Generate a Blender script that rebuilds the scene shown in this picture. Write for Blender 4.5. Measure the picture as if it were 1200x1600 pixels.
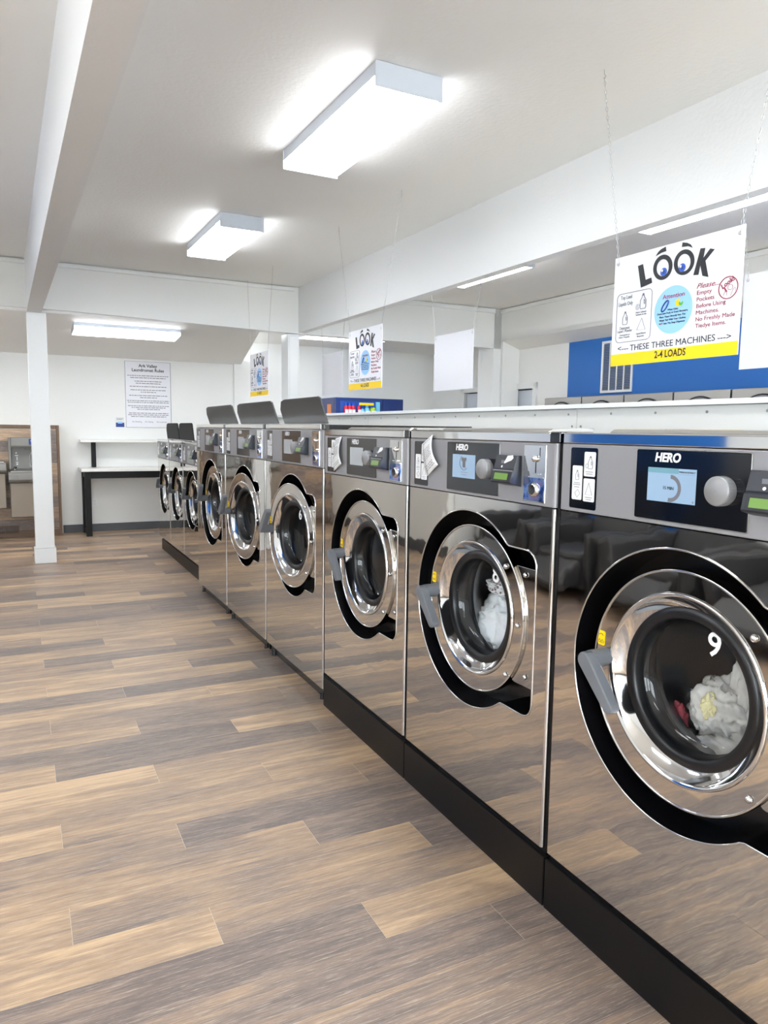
import bpy, bmesh, math, random
from math import sin, cos, pi, radians, sqrt, hypot, atan2
from mathutils import Vector, Matrix, noise

sc = bpy.context.scene
for o in list(bpy.data.objects): bpy.data.objects.remove(o, do_unlink=True)
COL = sc.collection

# ------------------------------------------------------------------ camera
F, YAW, PITCH, ROLL, CAMX, CAMH = 1144.64, 0.460982, 0.1117947, 0.0128771, -1.45217, 1.516
fw = Vector((sin(YAW)*cos(PITCH), cos(YAW)*cos(PITCH), -sin(PITCH)))
r0 = Vector((cos(YAW), -sin(YAW), 0)); u0 = r0.cross(fw)
rv = r0*cos(ROLL)+u0*sin(ROLL); uv = -r0*sin(ROLL)+u0*cos(ROLL)
cd = bpy.data.cameras.new('camera'); cam = bpy.data.objects.new('camera', cd); COL.objects.link(cam)
cd.sensor_fit = 'VERTICAL'; cd.sensor_height = 36; cd.lens = F*36/1600; cd.clip_start = 0.02
cam.matrix_world = Matrix(((rv.x, uv.x, -fw.x, CAMX), (rv.y, uv.y, -fw.y, 0), (rv.z, uv.z, -fw.z, CAMH), (0, 0, 0, 1)))
sc.camera = cam

# ------------------------------------------------------------------ world, exposure
w = bpy.data.worlds.new('world'); sc.world = w; w.use_nodes = True
w.node_tree.nodes['Background'].inputs[0].default_value = (0.88, 0.94, 1.0, 1)
w.node_tree.nodes['Background'].inputs[1].default_value = 12.0
sc.view_settings.view_transform = 'Standard'; sc.view_settings.look = 'None'
sc.view_settings.gamma = 1; sc.view_settings.use_curve_mapping = False
sc.view_settings.exposure = 0.5
LAMP = 13.5          # emission of the fluorescent diffusers
cy = sc.cycles
cy.use_denoising = True
try: cy.denoiser = 'OPENIMAGEDENOISE'
except Exception: pass
cy.max_bounces = 10; cy.diffuse_bounces = 5; cy.glossy_bounces = 6; cy.transmission_bounces = 6; cy.transparent_max_bounces = 12
cy.sample_clamp_indirect = 6.0; cy.caustics_reflective = False; cy.caustics_refractive = False

# ------------------------------------------------------------------ materials
def srgb(c):
    return tuple((x/255/12.92 if x/255 <= .04045 else ((x/255+.055)/1.055)**2.4) for x in c)+(1,)
def mat(name, col, rough=.5, metal=0., spec=.5, bump=0, bscale=50, bdist=.002, coat=0, emit=0, ecol=None, var=0, vscale=6):
    m = bpy.data.materials.new(name); m.use_nodes = True
    nt = m.node_tree; b = nt.nodes['Principled BSDF']
    c = srgb(col)
    b.inputs['Base Color'].default_value = c
    b.inputs['Roughness'].default_value = rough; b.inputs['Metallic'].default_value = metal
    b.inputs['Specular IOR Level'].default_value = spec
    if coat: b.inputs['Coat Weight'].default_value = coat; b.inputs['Coat Roughness'].default_value = .05
    if emit:
        b.inputs['Emission Color'].default_value = srgb(ecol or col); b.inputs['Emission Strength'].default_value = emit
    tc = nt.nodes.new('ShaderNodeTexCoord')
    if bump:
        n = nt.nodes.new('ShaderNodeTexNoise'); n.inputs['Scale'].default_value = bscale; n.inputs['Detail'].default_value = 3
        bp = nt.nodes.new('ShaderNodeBump'); bp.inputs['Strength'].default_value = bump; bp.inputs['Distance'].default_value = bdist
        nt.links.new(tc.outputs['Object'], n.inputs['Vector']); nt.links.new(n.outputs['Fac'], bp.inputs['Height'])
        nt.links.new(bp.outputs['Normal'], b.inputs['Normal'])
    if var:
        n = nt.nodes.new('ShaderNodeTexNoise'); n.inputs['Scale'].default_value = vscale; n.inputs['Detail'].default_value = 5
        mx = nt.nodes.new('ShaderNodeMix'); mx.data_type = 'RGBA'
        mx.inputs[6].default_value = tuple(x*(1-var) for x in c[:3])+(1,); mx.inputs[7].default_value = tuple(min(1, x*(1+var)) for x in c[:3])+(1,)
        nt.links.new(tc.outputs['Object'], n.inputs['Vector']); nt.links.new(n.outputs['Fac'], mx.inputs[0]); nt.links.new(mx.outputs[2], b.inputs['Base Color'])
    return m

M = {}
M['wall'] = mat('white_wall_paint', (236, 237, 235), .55, bump=.15, bscale=90, bdist=.001)
M['beam'] = mat('textured_beam_paint', (234, 235, 235), .55, bump=.45, bscale=45, bdist=.004)
M['ceil'] = mat('textured_ceiling_paint', (240, 239, 236), .6, bump=.45, bscale=40, bdist=.004)
M['trimw'] = mat('white_trim_paint', (236, 238, 238), .35)
M['blue'] = mat('blue_wall_paint', (24, 106, 188), .5, bump=.1, bscale=90, bdist=.001)
M['basegrey'] = mat('grey_vinyl_baseboard', (78, 80, 84), .5)
M['steel'] = mat('polished_stainless', (208, 204, 198), .035, 1, bump=.22, bscale=3.2, bdist=.008)
M['chrome'] = mat('chrome', (222, 222, 222), .05, 1)
M['brushed'] = mat('brushed_steel', (170, 168, 164), .28, 1)
M['panelgrey'] = mat('grey_control_panel', (146, 145, 148), .42, .25, var=.03, vscale=3)
M['black'] = mat('gloss_black', (10, 12, 18), .12, coat=.3)
M['blackmat'] = mat('black_rubber', (14, 15, 18), .35)
M['blacksteel'] = mat('black_painted_steel', (9, 8, 9), .38, spec=.3)
M['cavity'] = mat('black_recess', (9, 9, 11), .25)
M['drum'] = mat('drum_steel', (185, 185, 188), .32, 1, bump=.8, bscale=120, bdist=.002)
M['handle'] = mat('grey_handle_plastic', (104, 107, 112), .4)
M['knob'] = mat('grey_knob', (140, 140, 142), .35, .2)
M['white'] = mat('white_print', (225, 226, 228), .5)
M['ink'] = mat('dark_ink', (28, 30, 34), .5)
M['greyink'] = mat('grey_ink', (105, 105, 112), .5)
M['red'] = mat('crimson_ink', (150, 35, 62), .5)
M['lightblue'] = mat('light_blue_print', (150, 200, 248), .5)
M['eyeblue'] = mat('eye_blue_print', (52, 92, 190), .5)
M['navyink'] = mat('navy_ink', (28, 62, 140), .5)
M['yellow'] = mat('yellow_print', (246, 206, 0), .5)
M['green'] = mat('green_print', (96, 180, 60), .5)
M['orange'] = mat('orange_print', (226, 140, 84), .5)
M['signwhite'] = mat('white_sign_plastic', (232, 232, 238), .3)
M['lcdblue'] = mat('screen_blue', (136, 160, 184), .2, emit=.12, ecol=(160, 188, 215))
M['lcdgrey'] = mat('screen_grey', (165, 170, 175), .2, emit=.05, ecol=(170, 178, 186))
M['lcdteal'] = mat('screen_teal', (110, 150, 165), .2, emit=.08)
M['lcdgreen'] = mat('reader_lcd_green', (98, 135, 50), .3, emit=.03, ecol=(120, 170, 60))
M['readernavy'] = mat('card_reader_plastic', (30, 33, 42), .35)
M['tableblack'] = mat('black_powder_coat', (9, 9, 10), .5, spec=.3)
M['tabletop'] = mat('white_laminate', (235, 234, 230), .25)
M['kneewall'] = mat('whitewashed_plywood', (222, 222, 218), .5, bump=.15, bscale=30, bdist=.002, var=.03, vscale=4)
M['lidblack'] = mat('dark_grey_lid', (62, 62, 63), .35, .3)
def blue_violet():
    m = mat('blue_violet_metal', (150, 150, 210), .12, 1); nt = m.node_tree
    n = nt.nodes.new('ShaderNodeTexNoise'); n.inputs['Scale'].default_value = 38; n.inputs['Detail'].default_value = 3
    r = nt.nodes.new('ShaderNodeValToRGB'); e = r.color_ramp.elements; e[0].position = .35; e[0].color = srgb((70, 100, 190)); e[1].position = .65; e[1].color = srgb((205, 170, 225))
    k = r.color_ramp.elements.new(.5); k.color = srgb((150, 185, 235)); tc = nt.nodes.new('ShaderNodeTexCoord')
    nt.links.new(tc.outputs['Object'], n.inputs['Vector']); nt.links.new(n.outputs['Fac'], r.inputs['Fac']); nt.links.new(r.outputs['Color'], nt.nodes['Principled BSDF'].inputs['Base Color']); return m
M['blueviolet'] = blue_violet()  # metal colour mottled from blue to violet
M['farlid'] = mat('black_lid', (16, 16, 18), .6, spec=.25)
M['bottle_red'] = mat('red_bottle', (200, 40, 60), .3); M['bottle_blue'] = mat('blue_bottle', (30, 80, 200), .3)
M['bottle_cyan'] = mat('cyan_bottle', (120, 200, 235), .3); M['bottle_lime'] = mat('lime_bottle', (180, 220, 60), .3)
M['navy'] = mat('navy_cabinet', (30, 52, 112), .3, emit=0)
M['fount'] = mat('grey_fountain_plastic', (130, 128, 124), .4, .1)
M['taupe'] = mat('taupe_metal', (132, 120, 106), .4, .1)
M['ventdark'] = mat('vent_brown', (66, 50, 40), .5)
M['chair'] = mat('charcoal_leather', (52, 52, 54), .45, bump=.2, bscale=30)
M['outside'] = mat('outdoor_concrete', (214, 212, 206), .8)
M['cloth'] = mat('white_cloth', (196, 193, 187), .9, bump=.35, bscale=180, bdist=.001)
M['clothw'] = mat('bright_white_cloth', (226, 230, 232), .9, bump=.3, bscale=200, bdist=.001)
M['clothred'] = mat('dull_red_cloth', (150, 62, 70), .9)
M['clothyel'] = mat('pale_yellow_cloth', (214, 206, 160), .9)
M['lamp'] = mat('fluorescent_diffuser', (250, 252, 255), .4, emit=LAMP, ecol=(247, 251, 255))
M['fixture'] = mat('white_enamel_fixture', (205, 212, 222), .35)
M['chain'] = mat('zinc_chain', (205, 205, 205), .3, .8)
M['louver'] = mat('grey_louvre', (150, 150, 146), .5, .3)
# patterned cloth
def patterned():
    m = mat('patterned_cloth', (200, 205, 205), .9); nt = m.node_tree
    v = nt.nodes.new('ShaderNodeTexVoronoi'); v.inputs['Scale'].default_value = 60
    r = nt.nodes.new('ShaderNodeValToRGB'); e = r.color_ramp.elements
    e[0].color = srgb((60, 90, 80)); e[1].color = srgb((225, 226, 226)); e[1].position = .45
    k = r.color_ramp.elements.new(.25); k.color = srgb((120, 90, 90))
    tc = nt.nodes.new('ShaderNodeTexCoord'); nt.links.new(tc.outputs['Object'], v.inputs['Vector'])
    nt.links.new(v.outputs['Distance'], r.inputs['Fac']); nt.links.new(r.outputs['Color'], nt.nodes['Principled BSDF'].inputs['Base Color'])
    return m
M['pattern'] = patterned()
def glassmat(name, tint, refl=1.45, add=0.):
    m = bpy.data.materials.new(name); m.use_nodes = True; nt = m.node_tree; nt.nodes.clear()
    out = nt.nodes.new('ShaderNodeOutputMaterial'); mx = nt.nodes.new('ShaderNodeMixShader')
    t = nt.nodes.new('ShaderNodeBsdfTransparent'); t.inputs[0].default_value = tint+(1,)
    g = nt.nodes.new('ShaderNodeBsdfGlossy'); g.inputs['Roughness'].default_value = .01
    lw = nt.nodes.new('ShaderNodeLayerWeight'); lw.inputs['Blend'].default_value = .5
    pw = nt.nodes.new('ShaderNodeMath'); pw.operation = 'POWER'; pw.inputs[1].default_value = 5
    f = nt.nodes.new('ShaderNodeMath'); f.operation = 'MULTIPLY_ADD'; f.inputs[1].default_value = .9; f.inputs[2].default_value = .04
    nt.links.new(lw.outputs['Facing'], pw.inputs[0]); nt.links.new(pw.outputs[0], f.inputs[0])
    nt.links.new(f.outputs[0], mx.inputs[0]); nt.links.new(t.outputs[0], mx.inputs[1]); nt.links.new(g.outputs[0], mx.inputs[2])
    nt.links.new(mx.outputs[0], out.inputs[0]); return m
M['glass'] = glassmat('door_glass', (.95, .96, .97), 1.22); M['pane'] = glassmat('window_glass', (.97, .98, .98))
# wood planks (one material; each plank carries its own tone and seed as attributes)
def woodmat(name, grain_axis='x', joined=False, gain=1.0):
    m = bpy.data.materials.new(name); m.use_nodes = True; nt = m.node_tree; b = nt.nodes['Principled BSDF']
    N = nt.nodes.new; L = nt.links.new
    at = N('ShaderNodeAttribute'); at.attribute_name = 'tone'
    sep = N('ShaderNodeSeparateColor'); L(at.outputs['Color'], sep.inputs[0])
    geo = N('ShaderNodeNewGeometry'); off = N('ShaderNodeCombineXYZ')
    mul = N('ShaderNodeMath'); mul.operation = 'MULTIPLY'; mul.inputs[1].default_value = 37.
    L(sep.outputs[1], mul.inputs[0]); L(mul.outputs[0], off.inputs[0]); L(mul.outputs[0], off.inputs[2])
    add = N('ShaderNodeVectorMath'); add.operation = 'ADD'; L(geo.outputs['Position'], add.inputs[0]); L(off.outputs[0], add.inputs[1])
    def ns(scale, sc3, detail, rough=.55, dist=0):
        mp = N('ShaderNodeMapping'); mp.inputs['Scale'].default_value = sc3; L(add.outputs[0], mp.inputs['Vector'])
        n = N('ShaderNodeTexNoise'); n.inputs['Scale'].default_value = scale; n.inputs['Detail'].default_value = detail
        n.inputs['Roughness'].default_value = rough; n.inputs['Distortion'].default_value = dist; L(mp.outputs[0], n.inputs['Vector']); return n.outputs['Fac']
    s_low = (1., 4., 4.); s_g = (1., 26., 26.); s_f = (1., 60., 60.)
    blot = ns(1.5, s_low, 3, .5, .6); grain = ns(4., s_g, 6, .7, .4); fine = ns(14., (1., 34., 34.), 5, .75, .3)
    # tone = plank tone + blotches
    def math2(op, a, bv, c=None):
        k = N('ShaderNodeMath'); k.operation = op
        for i, v in enumerate((a, bv) if c is None else (a, bv, c)):
            if isinstance(v, (int, float)): k.inputs[i].default_value = v
            else: L(v, k.inputs[i])
        return k.outputs[0]
    t = math2('ADD', sep.outputs[0], math2('MULTIPLY', math2('SUBTRACT', blot, .5), 1.3))
    band = ns(2.6, (1., 11., 11.), 2, .5, .8)
    t = math2('ADD', t, math2('MULTIPLY', math2('SUBTRACT', grain, .5), .8)); t = math2('ADD', t, math2('MULTIPLY', math2('SUBTRACT', band, .5), 1.1))
    rmp = N('ShaderNodeValToRGB'); e = rmp.color_ramp.elements
    cols = [(.0, (108, 95, 90)), (.22, (128, 112, 102)), (.45, (144, 122, 105)), (.7, (163, 137, 112)), (1., (192, 163, 130))]
    e[0].position = 0; e[0].color = srgb(cols[0][1]); e[1].position = 1; e[1].color = srgb(cols[-1][1])
    for p_, c_ in cols[1:-1]: q = e.new(p_); q.color = srgb(c_)
    L(t, rmp.inputs['Fac'])
    hs = N('ShaderNodeHueSaturation'); L(rmp.outputs['Color'], hs.inputs['Color'])
    val = math2('ADD', math2('MULTIPLY', fine, .8), math2('MULTIPLY', grain, .5)); val = math2('ADD', val, .35)
    L(math2('MULTIPLY', val, gain), hs.inputs['Value'])
    # pale open grain streaks
    st = N('ShaderNodeValToRGB'); st.color_ramp.elements[0].position = .54; st.color_ramp.elements[0].color = (0, 0, 0, 1); st.color_ramp.elements[1].position = .64; st.color_ramp.elements[1].color = (1, 1, 1, 1)
    L(fine, st.inputs['Fac'])
    mx = N('ShaderNodeMix'); mx.data_type = 'RGBA'; L(math2('MULTIPLY', st.outputs['Color'], .5), mx.inputs[0]); L(hs.outputs[0], mx.inputs[6]); mx.inputs[7].default_value = srgb((205, 190, 170))
    L(mx.outputs[2], b.inputs['Base Color'])
    bp = N('ShaderNodeBump'); bp.inputs['Strength'].default_value = .25; bp.inputs['Distance'].default_value = .002; L(fine, bp.inputs['Height']); L(bp.outputs[0], b.inputs['Normal'])
    b.inputs['Roughness'].default_value = .38; b.inputs['Specular IOR Level'].default_value = .45
    return m
M['wood'] = woodmat('vinyl_wood_plank'); M['joint'] = mat('pale_plank_joint', (196, 180, 158), .6)  # joints paled to carry the planks' bevel highlight in their colour

# ------------------------------------------------------------------ geometry helpers
TH = 0.0179276                 # the building's lines are turned one degree against the washer row
def rotS(x, y): return (x*cos(TH)-y*sin(TH), x*sin(TH)+y*cos(TH))

class MB:
    def __init__(s): s.v = []; s.f = []; s.m = []; s.sm = []
    def add(s, vs, fs, mi=0, smooth=False):
        b = len(s.v); s.v += [tuple(v) for v in vs]; s.f += [tuple(i+b for i in f) for f in fs]; s.m += [mi]*len(fs); s.sm += [smooth]*len(fs); return s
    def box(s, x0, x1, y0, y1, z0, z1, mi=0):
        x0, x1 = sorted((x0, x1)); y0, y1 = sorted((y0, y1)); z0, z1 = sorted((z0, z1))
        return s.add([(x0,y0,z0),(x1,y0,z0),(x1,y1,z0),(x0,y1,z0),(x0,y0,z1),(x1,y0,z1),(x1,y1,z1),(x0,y1,z1)],
              [(0,3,2,1),(4,5,6,7),(0,1,5,4),(1,2,6,5),(2,3,7,6),(3,0,4,7)], mi)
    def hexa(s, b, t, mi=0):
        return s.add(list(b)+list(t), [(0,3,2,1),(4,5,6,7),(0,1,5,4),(1,2,6,5),(2,3,7,6),(3,0,4,7)], mi)
    def lathe(s, prof, cx=0, cz=0, n=48, mi=0, smooth=True, sq=1.):     # axis along Y ; prof = [(r, y)]
        vs = []; fs = []
        for r, y in prof:
            for k in range(n):
                a = 2*pi*k/n; vs.append((cx+r*cos(a), y, cz+r*sin(a)*sq))
        for i in range(len(prof)-1):
            for k in range(n):
                fs.append((i*n+k, i*n+(k+1) % n, (i+1)*n+(k+1) % n, (i+1)*n+k))
        return s.add(vs, fs, mi, smooth)
    def cyl(s, p0, p1, r0, r1=None, n=12, mi=0, smooth=True):
        r1 = r0 if r1 is None else r1
        p0 = Vector(p0); p1 = Vector(p1); d = (p1-p0).normalized()
        a = d.orthogonal().normalized(); b = d.cross(a); vs = []
        for p, r in ((p0, r0), (p1, r1)):
            for k in range(n): t = 2*pi*k/n; vs.append(p+a*r*cos(t)+b*r*sin(t))
        fs = [(k, (k+1) % n, n+(k+1) % n, n+k) for k in range(n)]
        s.add(vs, fs, mi, smooth); s.add(vs[:n], [tuple(range(n))[::-1]], mi); return s.add(vs[n:], [tuple(range(n))], mi)
    def tube(s, pts, r, n=6, mi=0, closed=False):
        pts = [Vector(p) for p in pts]; N_ = len(pts); vs = []; fs = []
        up = None
        for i, p in enumerate(pts):
            a = pts[(i-1) % N_] if (closed or i) else p; b = pts[(i+1) % N_] if (closed or i < N_-1) else p
            d = (b-a).normalized()
            if up is None: up = d.orthogonal().normalized()
            u = (up-d*up.dot(d)).normalized(); v = d.cross(u); up = u
            for k in range(n): t = 2*pi*k/n; vs.append(p+u*r*cos(t)+v*r*sin(t))
        for i in range(N_ if closed else N_-1):
            j = (i+1) % N_
            for k in range(n): fs.append((i*n+k, i*n+(k+1) % n, j*n+(k+1) % n, j*n+k))
        return s.add(vs, fs, mi, True)
    def prism(s, poly, y0, y1, mi=0):        # polygon in XZ extruded along Y
        n = len(poly); vs = [(x, y0, z) for x, z in poly]+[(x, y1, z) for x, z in poly]
        return s.add(vs, [tuple(range(n)), tuple(range(n, 2*n))[::-1]]+[(i, i+n, (i+1) % n+n, (i+1) % n) for i in range(n)], mi)
    def prismx(s, poly, x0, x1, mi=0):       # polygon in YZ extruded along X
        n = len(poly); vs = [(x0, y, z) for y, z in poly]+[(x1, y, z) for y, z in poly]
        return s.add(vs, [tuple(range(n)), tuple(range(n, 2*n))[::-1]]+[(i, i+n, (i+1) % n+n, (i+1) % n) for i in range(n)], mi)
    def strip(s, outer, inner, y0, y1=None, mi=0, smooth=False):       # ring between two equal length loops in XZ
        n = len(outer); y1 = y0 if y1 is None else y1
        vs = [(x, y0, z) for x, z in outer]+[(x, y1, z) for x, z in inner]
        return s.add(vs, [(i, (i+1) % n, n+(i+1) % n, n+i) for i in range(n)], mi, smooth)
    def build(s, name, mats, parent=None, bevel=0, fix=True):
        me = bpy.data.meshes.new(name); me.from_pydata(s.v, [], s.f)
        mats = mats if isinstance(mats, (list, tuple)) else [mats]
        for m in mats: me.materials.append(M[m] if isinstance(m, str) else m)
        for p, mi, sm in zip(me.polygons, s.m, s.sm): p.material_index = mi; p.use_smooth = sm
        if fix:
            bm = bmesh.new(); bm.from_mesh(me); bmesh.ops.recalc_face_normals(bm, faces=bm.faces); bm.to_mesh(me); bm.free()
        me.update()
        o = bpy.data.objects.new(name, me); COL.objects.link(o)
        if parent: o.parent = parent
        if bevel:
            b = o.modifiers.new('bevel', 'BEVEL'); b.width = bevel; b.segments = 2; b.limit_method = 'ANGLE'; b.harden_normals = False
        return o

def tag(o, label, cat, group=None, kind=None):
    o['label'] = label; o['category'] = cat
    if group: o['group'] = group
    if kind: o['kind'] = kind
    return o
def thing(name, label, cat, loc=(0, 0, 0), rz=0, group=None):
    o = bpy.data.objects.new(name, None); COL.objects.link(o); o.empty_display_size = .05
    o.location = loc; o.rotation_euler = (0, 0, rz); return tag(o, label, cat, group)
def sthing(name, label, cat, loc, rz=0, group=None):          # located in the building's frame
    x, y = rotS(loc[0], loc[1]); return thing(name, label, cat, (x, y, loc[2]), rz+TH, group)
def struct(mb, name, mats, S=True, bevel=0, label=None):
    o = mb.build(name, mats, bevel=bevel); o['kind'] = 'structure'
    o['label'] = label or name.replace('_', ' ')
    if S: o.rotation_euler = (0, 0, TH)
    return o
def place(o, loc=(0, 0, 0), rz=0, S=False):
    x, y = rotS(loc[0], loc[1]) if S else loc[:2]
    o.location = (x, y, loc[2]); o.rotation_euler = (0, 0, rz+(TH if S else 0)); return o
def text(name, body, m, parent, x, y, z, size, align='CENTER', bold=0, shear=0, sx=1, rot=0, spacing=1, ext=.0004, line=1):
    c = bpy.data.curves.new('t', 'FONT'); c.body = body; c.size = size; c.align_x = align; c.align_y = 'CENTER'
    c.offset = bold; c.shear = shear; c.space_character = spacing; c.extrude = ext; c.resolution_u = 3; c.space_line = line
    t = bpy.data.objects.new('t', c); COL.objects.link(t)
    dg = bpy.context.evaluated_depsgraph_get(); dg.update()
    me = bpy.data.meshes.new_from_object(t.evaluated_get(dg)); bpy.data.objects.remove(t, do_unlink=True); bpy.data.curves.remove(c)
    me.transform(Matrix.Translation((x, y, z)) @ Matrix.Rotation(rot, 4, 'Y') @ Matrix.Rotation(pi/2, 4, 'X') @ Matrix.Diagonal((sx, 1, 1, 1)))
    me.materials.clear(); me.materials.append(M[m]); me.name = name
    o = bpy.data.objects.new(name, me); COL.objects.link(o); o.parent = parent; return o
def rrect(x0, x1, z0, z1, r, n=4):
    pts = []
    for cx, cz, a0 in ((x1-r, z1-r, 0), (x0+r, z1-r, 90), (x0+r, z0+r, 180), (x1-r, z0+r, 270)):
        for k in range(n+1): a = radians(a0+90*k/n); pts.append((cx+r*cos(a), cz+r*sin(a)))
    return pts
def circ(cx, cz, r, n=32, sq=1): return [(cx+r*cos(2*pi*k/n), cz+r*sq*sin(2*pi*k/n)) for k in range(n)]

# ------------------------------------------------------------------ the room
ZC, ZB, YH, YB, X3 = 3.2575, 2.709, 8.84, 11.27, 5.30
XL, YR = -4.6, -3.6
# floor: slab and planks
fl = MB().box(XL-.2, X3+.2, YR-.2, YB+.2, -.12, -.0011).build('floor', 'joint'); fl['kind'] = 'structure'; fl['label'] = 'wood look vinyl plank floor'
random.seed(7)
PW, PL = .1836, 1.219
tones = {}
# (row, index) -> tone read off the photograph for the planks nearest the camera
def tonef(k, i):
    r = random.Random(k*131+i*17+5).random()
    v = .14 if r < .33 else (.45 if r < .68 else .74)
    return tones.get((k, i), v)+random.Random(k*7+i*3).uniform(-.05, .05)
tones.update({(-4, 0): .3, (-3, 0): .28, (-3, -1): .2, (-2, 0): .3, (-2, -1): .26, (-1, -1): .2, (-1, 0): .08, (0, -1): .14, (0, 0): .62,
              (1, -1): .78, (1, 0): .46, (2, -2): .72, (2, -1): .62, (2, 0): .08, (3, -1): .52, (3, 0): .12, (4, -1): .42, (4, 0): .14, (5, -2): .7, (5, -1): .58, (5, 0): .32,
              (6, -1): .58, (6, 0): .66, (7, -1): .74, (7, 0): .6, (8, -2): .72, (8, -1): .12, (8, 0): .2, (9, -1): .16, (9, 0): .82, (10, -1): .7, (10, 0): .16, (11, -2): .5, (11, -1): .34})
pl = []
for k in range(-30, 53):
    y0 = 1.8195+PW*k; xj = (-.521, -.969, -.149)[k % 3]
    i0 = math.floor((XL-xj)/PL)
    for i in range(i0, int((.95-xj)/PL)+2):
        xa = xj+i*PL; xb = xa+PL
        ya, yb = max(y0, YR+.02), min(y0+PW, YB-.002)
        xa, xb = max(xa, XL), min(xb, .95)
        if xb-xa < .02 or yb-ya < .01: continue
        # index relative to the joint line nearest x=-.52
        idx = round((xj+i*PL-(-.52))/PL-.0001)
        pl.append((hypot((xa+xb)/2+1.3, (ya+yb)/2-1.6), xa, xb, ya, yb, tonef(k, idx if True else i), random.random()))
vis = [p for p in pl if p[3] > .9 and p[1] < .2 and (p[2] > CAMX-.1-(p[4])*.12-.4)]
rest = [p for p in pl if p not in vis]
vis.sort(key=lambda p: p[0]); rest += vis[295:]; vis = vis[:295]
def plankmesh(items, name):
    vs, fs, cs = [], [], []
    g = .0008
    for d, xa, xb, ya, yb, t, sd in items:
        b = len(vs); e = .0005
        vs += [(xa+g, ya+g, -.001), (xb-g, ya+g, -.001), (xb-g, yb-g, -.001), (xa+g, yb-g, -.001),
               (xa+g+e, ya+g+e, 0), (xb-g-e, ya+g+e, 0), (xb-g-e, yb-g-e, 0), (xa+g+e, yb-g-e, 0)]
        fs += [(b+4, b+5, b+6, b+7), (b, b+1, b+5, b+4), (b+1, b+2, b+6, b+5), (b+2, b+3, b+7, b+6), (b+3, b, b+4, b+7), (b, b+3, b+2, b+1)]
        cs += [(t, sd, 0, 1)]*8
    me = bpy.data.meshes.new(name); me.from_pydata(vs, [], fs); me.materials.append(M['wood'])
    a = me.attributes.new('tone', 'FLOAT_COLOR', 'POINT'); a.data.foreach_set('color', [x for c in cs for x in c])
    o = bpy.data.objects.new(name, me); COL.objects.link(o); o.parent = fl; return o
for p in vis: plankmesh([p], 'plank')
plankmesh(rest, 'plank')['kind'] = 'stuff'

# ceiling over the main hall, lower sloped ceiling at the back, flat bay right of it
struct(MB().box(XL-.2, X3+1.2, YR-.2, YH+.1, ZC, ZC+.1), 'ceiling', 'ceil', label='white textured main ceiling')
cb = MB(); zf, zb_ = 2.725, 2.487
cb.hexa([(XL, YH+.05, zf), (1.42, YH+.05, zf), (1.86, YB, zb_), (XL, YB, zb_)], [(XL, YH+.05, zf+.08), (1.42, YH+.05, zf+.08), (1.86, YB, zb_+.08), (XL, YB, zb_+.08)])
struct(cb, 'ceiling_back', 'ceil', label='sloped white ceiling over the back area')
struct(MB().box(1.40, X3+.6, YH+.1, YB+.2, 2.83, 2.93), 'ceiling_bay', 'ceil', label='flat white ceiling right of the back area')
# walls
struct(MB().box(XL-.2, 1.74, YB, YB+.15, 0, 2.9), 'wall_back', 'wall', label='white back wall with the rules sign')
struct(MB().box(1.74, X3+.6, YB-.04, YB+.15, 0, 3.), 'wall_back_bay', 'wall', label='white back wall behind the vending machine')
lw_ = MB().box(-2.95, -2.85, 7.4, YB+.1, 0, ZC+.1).box(XL-.15, -2.95, 7.3, 7.4, 0, ZC+.1).box(XL-.15, XL, 2.4, 5.0, 0, ZC+.1).box(XL-.15, XL, YR, 2.4, 0, .7).box(XL-.15, XL, YR, 2.4, 2.7, ZC+.1)
for a, b in ((YR, -3.0), (-.75, 2.4)): lw_.box(XL-.15, XL, a, b, .7, 2.7)
for i, (a, b) in enumerate(((-3.0, -.75),)):  # out of view, added to let in more daylight
    wm = MB().box(XL-.1, XL-.05, a, b, .7, .76).box(XL-.1, XL-.05, a, b, 2.64, 2.7).box(XL-.1, XL-.05, a, a+.05, .76, 2.64).box(XL-.1, XL-.05, b-.05, b, .76, 2.64).box(XL-.1, XL-.05, (a+b)/2-.02, (a+b)/2+.02, .76, 2.64)
    wo = struct(wm, 'window_%d' % (i+5), 'blacksteel', label='unseen window added in the left wall for daylight')
    MB().box(XL-.078, XL-.072, a+.05, b-.05, .76, 2.64).build('pane', 'pane', wo)
struct(lw_, 'wall_left', 'wall', label='white left wall')
struct(MB().box(XL-.15, XL, 5.0, 7.3, 0, ZC+.1), 'wall_left_accent', 'blue', label='blue painted left wall')
struct(MB().box(X3, X3+.15, 7.735, 8.44, 0, 2.9).box(X3, X3+.15, 10.20, YB, 0, 2.9).box(X3, X3+.15, 8.44, 10.2, 2.13, 2.9), 'wall_right', 'wall', label='white right wall around the wide door')
struct(MB().box(X3, X3+.15, YR, 7.735, 0, 2.9), 'wall_right_accent', 'blue', label='blue painted right wall above the dryers')
struct(MB().box(5.0, X3, 8.80, 8.92, 0, 2.83), 'wall_stub', 'wall', label='short white wall beside the dryer alcove')
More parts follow.
